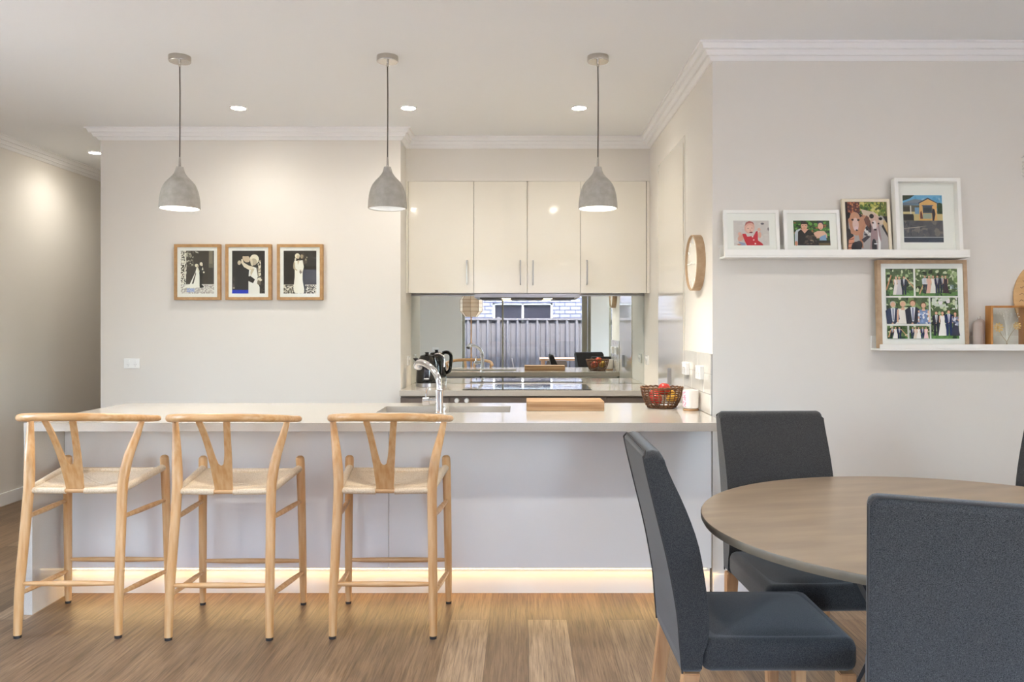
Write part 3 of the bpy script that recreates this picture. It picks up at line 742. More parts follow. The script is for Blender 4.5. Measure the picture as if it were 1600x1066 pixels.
def make_stool(loc, label):
    t = thing('bar_stool', label, 'stool', loc, group='wishbone counter stools along the island')
    for s in (-1, 1):
        p = smooth_path([(s * .218, -.220, .012, .0165), (s * .216, -.210, .20, .0195), (s * .211, -.185, .42, .0205), (s * .2065, -.162, .62, .0215), (s * .210, -.150, .70, .0222), (s * .221, -.130, .78, .0205), (s * .238, -.098, .86, .0165), (s * .252, -.074, .93, .0125)], 6)
        b = B(); tube(b, p, [q[3] for q in p], 18); lg = obj('leg', b, M['beech'], t)
        b = B(); tube(b, [(s * .218, -.2205, 0), (s * .218, -.2205, .0125)], .0155, 14); obj('foot_pad', b, M['foot'], lg)
        p = smooth_path([(s * .2445, .212, .012, .0145), (s * .243, .208, .18, .0175), (s * .240, .2, .45, .019), (s * .236, .193, .66, .0205), (s * .2345, .190, .708, .0205), (s * .2345, .190, .720, .0175), (s * .2345, .190, .727, .009)], 6)
        b = B(); tube(b, p, [q[3] for q in p], 18); lg = obj('leg', b, M['beech'], t)
        b = B(); tube(b, [(s * .2445, .212, 0), (s * .2445, .212, .0125)], .0135, 14); obj('foot_pad', b, M['foot'], lg)
    p = [(.270, .055, .921, .0095), (.269, .040, .923, .0140), (.262, -.04, .932, .0152), (.250, -.12, .943, .016), (.215, -.21, .955, .0168), (.13, -.28, .965, .0172), (0, -.305, .968, .0175)]
    p = p + [(-x, y, z, r) for x, y, z, r in p[-2::-1]]
    p = smooth_path(p, 7); b = B(); tube(b, p, [q[3] for q in p], 18); obj('top_rail', b, M['beech_r'], t)
    # Y splat
    def half(v):   # outline in (x, z)
        return v
    o_ = [(-.038, .622), (-.0395, .66), (-.043, .70), (-.0465, .745), (-.052, .80), (-.060, .87), (-.0735, .958)]
    i_ = [(-.0445, .958), (-.030, .86), (-.021, .79), (-.0145, .756), (-.007, .745)]
    out_ = o_ + i_ + [(-x, z) for x, z in i_[::-1]] + [(-x, z) for x, z in o_[::-1]]
    def yy(z): k = (z - .622) / .336; return -.160 - .070 * k - .062 * k * k
    # build as two arms and a lower plate so the curved splat stays clean
    b = B()
    def strip(rows, hw=.0048):
        R_ = []
        for xa, xb, z in rows:
            y = yy(z); R_.append([b.verts.new((xa, y - hw, z)), b.verts.new((xb, y - hw, z)), b.verts.new((xb, y + hw, z)), b.verts.new((xa, y + hw, z))])
        for a, c in zip(R_, R_[1:]):
            for k in range(4): b.faces.new([a[k], a[(k + 1) % 4], c[(k + 1) % 4], c[k]])
        b.faces.new(R_[0][::-1]); b.faces.new(R_[-1])
    strip([(-.038, .038, .636), (-.0395, .0395, .66), (-.043, .043, .70), (-.0465, .0465, .747)])
    for s in (-1, 1):
        rows = [(-.0465, -.004, .747), (-.0475, -.0125, .755), (-.0495, -.0175, .775), (-.052, -.0225, .80), (-.056, -.0285, .84), (-.0605, -.034, .88), (-.067, -.040, .92), (-.0735, -.0465, .958)]
        strip([(xa * s, xb * s, z) for xa, xb, z in rows])
    bmesh.ops.remove_doubles(b, verts=b.verts, dist=1e-4)
    obj('splat', b, M['beech'], t)
    b = B(); tube(b, [(-.20, -.1605, .627), (.20, -.1605, .627)], .0108, 12); obj('seat_rail', b, M['beech_r'], t)
    obj('cord_seat', cord_seat(), M['cord'], t, ang=50)
    def rung(p0, p1, r0, r1):
        P0, P1 = Vector(p0), Vector(p1); b = B(); n = 12
        tube(b, [tuple(P0.lerp(P1, i / n)) for i in range(n + 1)], [r0 + (r1 - r0) * math.sin(PI * i / n) ** .8 for i in range(n + 1)], 14)
        obj('stretcher', b, M['beech_r'], t)
    rung((-.215, -.208, .231), (.215, -.208, .231), .008, .0125); rung((-.243, .207, .214), (.243, .207, .214), .008, .0125)
    for s in (-1, 1):
        rung((s * .216, -.210, .187), (s * .243, .208, .160), .008, .0125)
        rung((s * .209, -.175, .512), (s * .239, .199, .508), .0075, .0125)
    return t
st = make_stool((-.604, 3.632, 0), 'oak wishbone counter stool nearest the tap and sink')
dup(st, (-1.308, 3.615, 0), 'oak wishbone counter stool in the middle of the three')
dup(st, (-1.975, 3.640, 0), 'oak wishbone counter stool at the left end of the island', rz=.006)

# ------------------------------------------------------------------ dining chairs
def make_chair(loc, ang, label):
    """faces +y locally; ang rotates about z"""
    t = thing('dining_chair', label, 'chair', loc, ang, group='charcoal upholstered dining chairs')
    W = .215
    rear = [(-.261, .375), (-.268, .46), (-.276, .548), (-.301, .686), (-.337, .836), (-.362, .94), (-.371, .985)]
    front = [(-.315, .985), (-.300, .94), (-.252, .836), (-.2154, .731), (-.195, .61), (-.188, .527), (-.190, .47), (-.2035, .428), (-.208, .375)]
    r_ = smooth_path(rear, 4); f_ = smooth_path(front, 3); top = [(-.362, .998), (-.345, 1.003), (-.325, .999)]
    b = B(); prism(b, r_ + top + f_, lambda u, v, w_: (w_, u, v), -W, W, .020, 3)
    obj('backrest', b, M['fabric'], t, ang=50)
    # seat: puffed cushion
    b = B(); N = 14; x0, x1, y0, y1 = -W, W, -.205, .235
    box(b, x0, x1, y0, y1, .375, .470, .028, 4)
    G = []
    for j in range(N + 1):
        row = []
        for i in range(N + 1):
            u, v = i / N, j / N
            k = (math.sin(PI * u) * math.sin(PI * v)) ** .45 if 0 < u < 1 and 0 < v < 1 else 0
            row.append(b.verts.new((x0 + .020 + (x1 - x0 - .04) * u, y0 + .02 + (y1 - y0 - .04) * v, .466 + .020 * k)))
        G.append(row)
    for j in range(N):
        for i in range(N): b.faces.new([G[j][i], G[j][i + 1], G[j + 1][i + 1], G[j + 1][i]])
    obj('seat', b, M['fabric'], t, ang=60)
    b = B()
    for s in (-1, 1):
        tube(b, [(s * (W - .003), p[0] - .001, p[1]) for p in r_] , .0028, 6)
    tube(b, [(-W + .003, -.371, .985), (-W + .02, -.364, .998), (W - .02, -.364, .998), (W - .003, -.371, .985)], .0028, 6)
    obj('piping', b, M['piping'], t)
    for sx in (-1, 1):
        for rearleg in (0, 1):
            b = B(); cx = sx * (W - .027)
            if rearleg: tp, bt = (-.234, .374), (-.285, 0)
            else: tp, bt = (.205, .374), (.207, 0)
            rows = []
            for (y, z), h in ((bt, .015), (tp, .023)):
                rows.append([b.verts.new((cx + a * h + (sx * .004 if z else 0), y + c * h, z)) for a, c in ((-1, -1), (1, -1), (1, 1), (-1, 1))])
            for k in range(4): b.faces.new([rows[0][k], rows[0][(k + 1) % 4], rows[1][(k + 1) % 4], rows[1][k]])
            b.faces.new(rows[0][::-1]); b.faces.new(rows[1]); bmesh.ops.bevel(b, geom=b.edges[:], offset=.003, segments=2, affect='EDGES')
            obj('leg', b, M['legwood'], t)
    return t
ch = make_chair((.712, 2.425, 0), -PI / 2, 'charcoal dining chair at the left of the table, seen from its side')
dup(ch, (1.035, 2.91, 0), 'charcoal dining chair behind the table against the gallery wall', rz=PI + .04)
dup(ch, (1.057, 1.885, 0), 'charcoal dining chair nearest the camera with its back turned', rz=-math.radians(23.2))
dup(ch, (1.985, 2.93, 0), 'charcoal dining chair at the far right edge, almost out of frame', rz=math.radians(127))

# ------------------------------------------------------------------ table
t = thing('dining_table', 'round grey-brown dining table with dark metal legs', 'table', (1.307, 2.414, 0), .24)
def disc(b, a_, b_, prof, seg=96):
    rings = []
    for k_, z in prof:
        rings.append([b.verts.new(((a_ - k_) * math.cos(2 * PI * i / seg), (b_ - k_) * math.sin(2 * PI * i / seg), z)) for i in range(seg)])
    for r0, r1 in zip(rings, rings[1:]):
        for i in range(seg): b.faces.new([r0[i], r0[(i + 1) % seg], r1[(i + 1) % seg], r1[i]])
    return rings
b = B(); R_ = disc(b, .752, .695, [(.03, .728), (.006, .734), (.0, .745), (.0, .756), (.002, .7595), (.006, .7605)]); b.faces.new(R_[0][::-1]); b.faces.new(R_[-1])
for f in b.faces:
    if abs(f.calc_center_median().z - .7605) > .0012: f.material_index = 1
obj('tabletop', b, [M['tabletop'], M['tableedge']], t, ang=30)
b = B()
for a in (PI / 4, 3 * PI / 4, 5 * PI / 4, 7 * PI / 4):
    c, s = math.cos(a), math.sin(a); path = smooth_path([(.36, .72), (.25, .50), (.20, .38), (.26, .20), (.36, .012)], 5)
    for (r0, z0), (r1, z1) in zip(path, path[1:]):
        q = []
        for r, z in ((r0, z0), (r1, z1)):
            for dr, dn in ((-.006, -.03), (.006, -.03), (.006, .03), (-.006, .03)): q.append(b.verts.new(((r + dr) * c - dn * s, (r + dr) * s + dn * c, z)))
        for k in range(4): b.faces.new([q[k], q[(k + 1) % 4], q[4 + (k + 1) % 4], q[4 + k]])
    if a < 1: pass
    bmesh.ops.remove_doubles(b, verts=b.verts, dist=1e-5)
    obj('leg', b, M['blackm'], t); b = B()
b.free()
b = B(); tube(b, [(.195 * math.cos(2 * PI * k / 40), .195 * math.sin(2 * PI * k / 40), .38) for k in range(40)], .010, 8, closed=True); obj('waist_ring', b, M['blackm'], t)
b = B(); box(b, -.38, .38, -.03, .03, .715, .7275); box(b, -.03, .03, -.38, .38, .715, .7275)
bmesh.ops.rotate(b, verts=b.verts, cent=(0, 0, 0), matrix=Matrix.Rotation(PI / 4, 3, 'Z')); obj('top_bracket', b, M['blackm'], t)

# ------------------------------------------------------------------ ceiling lights
def pendant(x, y, label, dim):
    t = thing('pendant_light', label, 'pendant light', (x, y, ZC), group='concrete pendants over the island')
    b = B(); lathe(b, [(0, 0), (.056, 0), (.0565, -.004), (.0565, -.026), (.054, -.030), (0, -.030)], seg=36); obj('ceiling_rose', b, M['nickel'], t)
    b = B(); lathe(b, [(0, -.0302), (.007, -.0302), (.007, -.052), (.0045, -.056), (0, -.056)], seg=16); obj('cord_grip', b, M['nickel'], t)
    zt = 2.195 - ZC
    b = B(); tube(b, [(0, 0, -.055), (.0015, 0, -.2), (.001, 0, -.4), (0, 0, zt + .05)], .0034, 8); obj('cable', b, M['cable'], t)
    b = B(); lathe(b, [(0, zt + .052), (.004, zt + .052), (.0055, zt + .03), (.007, zt - .001), (0, zt - .001)], seg=16); obj('cap', b, M['nickel'], t)
    outer = smooth_path([(.0185, -.0), (.0215, -.012), (.027, -.030), (.041, -.051), (.062, -.073), (.080, -.098), (.0935, -.135), (.1005, -.18), (.1025, -.218)], 4)
    inner = [(r - .007, z + .0) for r, z in outer[::-1] if r > .04]
    b = B(); lathe(b, [(0, zt), (.017, zt)] + [(r, z + zt) for r, z in outer] + [(.0985, zt - .221), (.0955, zt - .218)], seg=48); sh = obj('lamp_shade', b, M['concrete'], t, ang=50)
    b = B(); lathe(b, [(r, z + zt) for r, z in inner] + [(0, zt - .05)], seg=48); obj('lining', b, M['shade_in'], sh, ang=50)
    zb = zt - (.120 if dim else .196); r = .034 if dim else .080
    b = B(); lathe(b, [(0, zb), (r * .8, zb), (r, zb + .004), (r, zb + .012), (.02, zb + .03), (0, zb + .03)], seg=32); obj('bulb', b, M['bulb_dim'] if dim else M['bulb'], t)
    l = bpy.data.lights.new('pendant_bulb_light', 'SPOT'); l.energy = 1.5 if dim else 14; l.spot_size = 2.0; l.spot_blend = .6; l.color = (1, .92, .78); l.shadow_soft_size = .05
    o = bpy.data.objects.new('pendant_bulb_light', l); o.location = (0, 0, zb - .012); COL.objects.link(o); o.parent = t
pendant(-1.81, 4.16, 'concrete pendant light over the left end of the island, glowing underneath', False)
pendant(-.712, 4.16, 'concrete pendant light above the middle stool gap, its lining unlit', True)
pendant(.400, 4.16, 'concrete pendant light in front of the right wall cabinet, glowing underneath', False)

def downlight(x, y, label, e=11.5, group=None, col=(1, .96, .88)):
    t = thing('downlight', label, 'downlight', (x, y, ZC), group=group)
    b = B(); lathe(b, [(.045, -.0005), (.056, -.0005), (.056, -.004), (.046, -.006), (.045, -.003)], seg=32); obj('bezel', b, M['trim'], t)
    b = B(); lathe(b, [(0, -.0045), (.0445, -.0045), (.0445, -.0005), (0, -.0005)], seg=32); obj('diffuser', b, M['down'], t)
    l = bpy.data.lights.new('downlight_beam', 'SPOT'); l.energy = e; l.spot_size = 2.7; l.spot_blend = 1.0; l.color = col; l.shadow_soft_size = .045
    o = bpy.data.objects.new('downlight_beam', l); o.location = (0, 0, -.012); COL.objects.link(o); o.parent = t
downlight(-1.85, 5.13, 'lit round downlight in the ceiling left of the kitchen nook')
downlight(-.742, 5.13, 'lit round downlight in the ceiling near the middle pendant cable')
downlight(.371, 5.13, 'lit round downlight in the ceiling left of the right-hand pendant cable')
downlight(-3.50, 6.45, 'lit round downlight in the hallway ceiling at the far left', 10)
for x, wh in ((-3.04, 'added unseen above the left stool side'), (-1.33, 'reflected in the left wall cabinet'), (.38, 'reflected in the third cabinet door'), (2.09, 'added unseen over the dining table')): downlight(x, 2.36, 'round downlight in the dining area ceiling, ' + wh, 20, 'downlights over the dining area', (1, .97, .92))  # end pair added unseen for light; middle pair read from the door reflections

# ------------------------------------------------------------------ photo prints
class Ink:
    """flat print facing -y; coordinates 0..1 (v up) inside a w x h sheet centred on x, bottom at z=0"""
    def __init__(s, w_, h_): s.w, s.h, s.b, s.k = w_, h_, bmesh.new(), 0; s.lay = s.b.loops.layers.float_color.new('ink')
    def poly(s, pts, c, same=False):
        if not same: s.k += 1
        y = -.00003 * s.k
        f = s.b.faces.new([s.b.verts.new(((u - .5) * s.w, y, v * s.h)) for u, v in pts])
        col = s2l(c) + (1,)
        for l in f.loops: l[s.lay] = col
    def rect(s, x0, y0, x1, y1, c, same=False): s.poly([(x0, y0), (x1, y0), (x1, y1), (x0, y1)], c, same)
    def ell(s, cx, cy, rx, ry, c, rot=0, n=16):
        s.poly([(cx + rx * math.cos(a) * math.cos(rot) - ry * math.sin(a) * math.sin(rot), cy + rx * math.cos(a) * math.sin(rot) + ry * math.sin(a) * math.cos(rot)) for a in [2 * PI * i / n for i in range(n)]], c)
    def mosaic(s, x0, y0, x1, y1, nx, ny, cols, seed=1):
        R = random.Random(seed); s.k += 1
        for i in range(nx):
            for j in range(ny):
                s.rect(x0 + (x1 - x0) * i / nx, y0 + (y1 - y0) * j / ny, x0 + (x1 - x0) * (i + 1) / nx, y0 + (y1 - y0) * (j + 1) / ny, R.choice(cols), True)
    def blobs(s, x0, y0, x1, y1, n, r, cols, seed=1):
        R = random.Random(seed); q = 0
        for _ in range(n):
            q += 1
            if q % 8 == 1: s.k += 1
            cx, cy = R.uniform(x0, x1), R.uniform(y0, y1); rx, ry = r * R.uniform(.5, 1.3), r * R.uniform(.5, 1.3); a0 = R.uniform(0, PI)
            y = -.00003 * s.k - .000002 * (q % 8)
            m = 6; pts = []
            for i in range(m):
                a = a0 + 2 * PI * i / m; k = R.uniform(.6, 1.1)
                pts.append((min(max(cx + rx * k * math.cos(a), x0), x1), min(max(cy + ry * k * math.sin(a), y0), y1)))
            f = s.b.faces.new([s.b.verts.new(((u - .5) * s.w, y, v * s.h)) for u, v in pts]); col = s2l(R.choice(cols)) + (1,)
            for l in f.loops: l[s.lay] = col
    def person(s, cx, y0, y1, kind, face=(224, 178, 150), hair=(80, 60, 44), top=(32, 34, 52), asp=None, legs=None, shirt=(226, 230, 238), crop=False):
        """standing figure, feet at y0 (or cropped at hips), head top y1"""
        H = (y1 - y0) if not crop else (y1 - y0) * 2.0
        a = (s.h / s.w) if asp is None else asp
        hw = H * .15 * a
        ya = y1 - H * .15; yh = y1 - H * .5
        lo = max(y0, y1 - H)
        if kind == 'suit':
            if not crop: s.poly([(cx - hw * .75, lo), (cx - hw * .2, lo), (cx, yh), (cx + hw * .2, lo), (cx + hw * .75, lo), (cx + hw * .75, yh + .02), (cx - hw * .75, yh + .02)], legs or top)
            yb = max(yh, y0)
            s.poly([(cx - hw * .95, yb), (cx + hw * .95, yb), (cx + hw * 1.15, ya - H * .06), (cx + hw * .55, ya), (cx - hw * .55, ya), (cx - hw * 1.15, ya - H * .06)], top)
            s.poly([(cx - hw * .12, yb + H * .05), (cx + hw * .12, yb + H * .05), (cx + hw * .36, ya), (cx - hw * .36, ya)], shirt)
            s.rect(cx - hw * .07, yb + H * .07, cx + hw * .07, ya - H * .01, (60, 70, 110))
            s.ell(cx - hw * .1, yh + H * .01, hw * .16, H * .014, face)
        elif kind == 'dress':
            yb = max(lo, y0)
            s.poly([(cx - hw * 1.2, yb), (cx + hw * 1.2, yb), (cx + hw * .5, yh + H * .1), (cx + hw * .75, ya - H * .02), (cx - hw * .75, ya - H * .02), (cx - hw * .5, yh + H * .1)], top)
            s.poly([(cx - hw * .95, yh + H * .05), (cx - hw * .7, yh + H * .02), (cx - hw * .62, ya - H * .04), (cx - hw * .9, ya - H * .04)], face)
            s.poly([(cx + hw * .95, yh + H * .05), (cx + hw * .7, yh + H * .02), (cx + hw * .62, ya - H * .04), (cx + hw * .9, ya - H * .04)], face)
            s.poly([(cx - hw * .3, ya - H * .05), (cx + hw * .3, ya - H * .05), (cx + hw * .2, ya + H * .01), (cx - hw * .2, ya + H * .01)], face)
        s.ell(cx, y1 - H * .062, hw * .46, H * .066, hair); s.ell(cx, y1 - H * .076, hw * .36, H * .058, face)
    def build(s, parent, loc=(0, 0, 0), name='photo_print'):
        o = obj(name, s.b, M['ink'], parent, ang=None, fix=False); o.location = loc; return o

WHITE, DK = (238, 236, 228), (54, 50, 44)
def bride_walk(p):
    p.rect(0, 0, 1, 1, (66, 60, 52))
    for i in range(16): p.rect(.18 + i * .052, .22, .19 + i * .052, 1, (78 + 4 * (i % 3), 72 + 4 * (i % 3), 64), i > 0)
    p.rect(.84, .6, .98, 1, (112, 106, 90)); p.rect(.86, .7, .96, 1, (136, 128, 110))
    p.mosaic(0, .2, .15, 1, 7, 34, [(240, 236, 222), (210, 205, 190), (60, 56, 50), (90, 86, 78), (245, 242, 230)], 3)
    p.blobs(.10, .3, .17, 1, 26, .035, [(236, 232, 218), (222, 216, 200)], 4)
    p.blobs(.16, .62, .38, .98, 40, .035, [(150, 144, 126), (96, 90, 78), (190, 184, 166), (80, 74, 64)], 5)
    p.poly([(.42, .99), (.52, .97), (.54, .94), (.46, .95)], (200, 196, 180))
    p.rect(0, 0, 1, .22, (214, 208, 200)); p.mosaic(0, 0, 1, .2, 30, 9, [(226, 222, 214), (190, 182, 176), (206, 200, 196), (170, 162, 158), (238, 236, 230)], 6)
    p.mosaic(.18, .03, .42, .12, 8, 4, [(150, 168, 214), (176, 188, 220), (206, 206, 214)], 8)
    p.poly([(0, .10), (.12, .17), (.27, .22), (.44, .5), (.48, .62), (.53, .6), (.57, .4), (.585, .14), (.3, .13), (.16, .14)], (248, 246, 236))
    p.poly([(.33, .22), (.36, .24), (.455, .5), (.44, .48)], (70, 64, 56)); p.poly([(.33, .225), (.385, .23), (.46, .46), (.45, .5)], (76, 70, 60))
    p.poly([(.48, .6), (.52, .6), (.57, .52), (.6, .47), (.57, .47), (.52, .52)], (232, 224, 206))
    p.ell(.475, .655, .055, .038, (240, 232, 206)); p.ell(.515, .64, .025, .026, (206, 190, 164))
    p.poly([(.565, .17), (.63, .17), (.66, .4), (.67, .55), (.655, .62), (.585, .62), (.56, .5), (.565, .4)], (40, 38, 34))
    p.poly([(.57, .13), (.69, .14), (.695, .17), (.64, .2), (.57, .19)], (28, 26, 24))
    p.poly([(.57, .6), (.60, .6), (.64, .52), (.70, .50), (.69, .47), (.62, .49)], (66, 62, 54)); p.ell(.695, .495, .025, .02, (226, 216, 196))
    p.poly([(.63, .56), (.66, .62), (.68, .56), (.66, .54)], (228, 220, 200))
    p.ell(.615, .69, .045, .04, (236, 226, 206)); p.ell(.64, .67, .022, .03, (226, 214, 190))
def embrace(p):
    p.rect(0, 0, 1, 1, (48, 44, 38)); p.mosaic(0, .3, .2, .9, 6, 14, [(46, 42, 36), (52, 48, 42), (42, 38, 33)], 3)
    p.mosaic(.86, 0, 1, .4, 6, 14, [(40, 36, 32), (66, 60, 52), (52, 48, 42), (86, 80, 70)], 9)
    p.ell(.10, .34, .07, .055, (84, 78, 68)); p.ell(.10, .35, .05, .035, (44, 40, 34)); p.blobs(.03, .12, .18, .3, 20, .03, [(70, 64, 56), (90, 84, 74)], 2)
    p.poly([(.02, .14), (.03, .11), (.16, .12), (.16, .145)], (190, 176, 150))
    p.poly([(.08, .09), (.12, .55), (.2, .68), (.3, .72), (.5, .62), (.52, .4), (.5, .09)], (38, 34, 29))
    p.ell(.42, .86, .13, .11, (52, 46, 38)); p.ell(.43, .82, .12, .085, (208, 188, 160), -.5); p.poly([(.3, .88), (.36, .93), (.48, .93), (.55, .89), (.5, .875), (.38, .87)], (46, 40, 34))
    p.ell(.22, .72, .055, .05, (214, 200, 176), .7)
    p.poly([(.28, .80), (.32, .81), (.36, .72), (.52, .65), (.68, .62), (.66, .55), (.5, .56), (.36, .62), (.28, .72)], (232, 220, 198))
    p.ell(.68, .80, .14, .115, (234, 226, 206)); p.ell(.66, .74, .10, .08, (190, 176, 152)); p.poly([(.54, .8), (.58, .66), (.64, .64), (.62, .8)], (222, 210, 186))
    p.blobs(.78, .38, .88, .78, 30, .035, [(218, 206, 182), (190, 178, 154), (238, 230, 210), (160, 148, 126)], 12)
    p.poly([(.5, 0), (.5, .35), (.52, .56), (.58, .55), (.66, .62), (.74, .6), (.78, .4), (.76, .3), (.84, .15), (.84, 0)], (240, 238, 232))
    p.poly([(.57, .42), (.66, .6), (.58, .56)], (204, 188, 160)); p.poly([(.57, .4), (.69, .58), (.6, .56), (.56, .5)], (206, 192, 166))
    p.poly([(.48, .3), (.5, .4), (.56, .41), (.70, .33), (.64, .24), (.5, .29)], (36, 32, 28))
    p.poly([(.76, .3), (.78, .36), (.86, .38), (.92, .31), (.84, .27)], (232, 224, 204)); p.poly([(.76, .24), (.80, .32), (.88, .28), (.86, .2), (.80, .2)], (120, 108, 90))
    p.rect(0, 0, .5, .085, (20, 52, 190))
def couple(p):
    p.rect(0, 0, 1, 1, (52, 47, 40))
    for i in range(14): p.rect(.03 + i * .07, .2, .036 + i * .07, 1, (62, 56, 48), i > 0)
    p.rect(0, 0, 1, .21, (206, 198, 180)); p.mosaic(0, 0, 1, .2, 28, 9, [(222, 214, 196), (60, 54, 46), (150, 142, 126), (96, 88, 76), (236, 230, 214)], 4)
    p.poly([(.56, .1), (.60, .05), (.66, .07), (.66, .45), (.7, .6), (.64, .75), (.55, .74), (.55, .3)], (40, 36, 31))
    p.ell(.6, .88, .085, .075, (70, 62, 52)); p.ell(.56, .865, .05, .05, (172, 154, 128)); p.poly([(.58, .76), (.66, .82), (.72, .8), (.7, .7), (.62, .68)], (88, 80, 68))
    p.blobs(.58, .72, .74, .86, 12, .03, [(120, 110, 94), (180, 168, 146), (70, 62, 54)], 7)
    p.poly([(.33, .02), (.30, .1), (.34, .4), (.34, .55), (.30, .6), (.33, .77), (.42, .76), (.50, .77), (.58, .78), (.62, .62), (.58, .5), (.58, .3), (.63, .1), (.62, .01), (.45, 0)], (244, 240, 228))
    p.poly([(.31, .74), (.35, .72), (.35, .64), (.36, .58), (.42, .55), (.40, .53), (.30, .58), (.29, .64)], (196, 180, 152))
    p.poly([(.42, .77), (.44, .66), (.49, .78)], (210, 194, 166)); p.ell(.535, .52, .045, .045, (226, 216, 196)); p.poly([(.48, .5), (.5, .56), (.56, .5), (.52, .45)], (120, 108, 90))
    p.ell(.42, .88, .075, .06, (240, 232, 208)); p.ell(.44, .855, .045, .045, (214, 196, 168)); p.ell(.36, .8, .025, .035, (226, 216, 192))
def baby(p):
    p.rect(0, 0, 1, 1, (212, 204, 200)); p.blobs(0, 0, 1, 1, 50, .08, [(216, 208, 204), (208, 200, 198), (220, 214, 210)], 2)
    p.ell(.82, .87, .05, .04, (96, 90, 96)); p.ell(.98, .66, .02, .07, (120, 112, 112))
    p.ell(.2, .3, .085, .14, (220, 168, 150), -.4); p.ell(.17, .46, .05, .07, (224, 174, 156)); p.poly([(.12, .15), (.3, .1), (.34, .0), (.2, 0)], (150, 160, 190))
    p.ell(.73, .42, .05, .13, (222, 172, 154)); p.ell(.72, .64, .045, .07, (226, 178, 160)); p.ell(.15, .03, .06, .03, (200, 140, 120))
    p.poly([(.24, .46), (.34, .47), (.38, .35), (.56, .38), (.63, .56), (.68, .58), (.68, .2), (.8, .08), (.83, 0), (.36, 0), (.3, .2)], (196, 30, 48))
    for v in ((.53, .35), (.56, .22), (.6, .07)): p.ell(v[0], v[1], .022, .03, (244, 226, 220))
    p.ell(.45, .72, .145, .24, (226, 174, 158), -.12); p.poly([(.32, .78), (.35, .92), (.45, .98), (.55, .94), (.6, .82), (.52, .9), (.4, .88)], (176, 96, 92))
    p.ell(.46, .66, .11, .15, (236, 192, 176)); p.ell(.49, .52, .05, .03, (120, 50, 50)); p.ell(.41, .68, .02, .014, (80, 60, 60)); p.ell(.52, .7, .02, .014, (80, 60, 60)); p.ell(.475, .61, .018, .02, (206, 140, 126))
def couple_garden(p):
    p.rect(0, 0, 1, 1, (50, 84, 36)); p.blobs(0, .3, 1, 1, 120, .06, [(60, 120, 40), (30, 60, 26), (110, 170, 70), (24, 40, 22), (80, 140, 60), (160, 110, 70)], 5)
    p.poly([(.02, 0), (.03, .5), (.08, .62), (.2, .68), (.1, 0)], (190, 196, 204)); p.ell(.06, .08, .04, .1, (206, 140, 110))
    p.poly([(.1, 0), (.12, .55), (.22, .66), (.4, .66), (.52, .52), (.60, .4), (.66, .2), (.7, 0)], (28, 26, 28))
    p.poly([(.2, .66), (.3, .48), (.42, .66)], (222, 170, 146))
    p.ell(.3, .84, .1, .15, (46, 30, 22)); p.ell(.3, .78, .088, .15, (226, 172, 146)); p.rect(.22, .86, .38, .93, (48, 30, 22)); p.ell(.3, .70, .03, .012, (180, 90, 80)); p.ell(.26, .8, .014, .01, (60, 40, 34)); p.ell(.34, .8, .014, .01, (60, 40, 34))
    p.poly([(.55, .5), (.66, .58), (.84, .58), (.92, .45), (.92, .3), (.6, .28)], (232, 186, 160)); p.ell(.75, .86, .085, .13, (60, 62, 76)); p.ell(.75, .77, .075, .14, (230, 178, 156)); p.ell(.75, .69, .026, .012, (176, 80, 76))
    p.poly([(.7, .2), (.72, .34), (.88, .44), (.9, .2)], (140, 170, 206)); p.poly([(.6, .2), (1, .2), (1, .06), (.6, .08)], (40, 36, 36)); p.rect(.68, 0, 1, .1, (110, 90, 60))
    p.blobs(.26, .05, .62, .4, 36, .05, [(60, 50, 42), (86, 76, 66), (36, 30, 28), (120, 104, 86)], 6); p.ell(.44, .3, .07, .09, (76, 66, 58)); p.ell(.48, .2, .04, .03, (150, 130, 110))
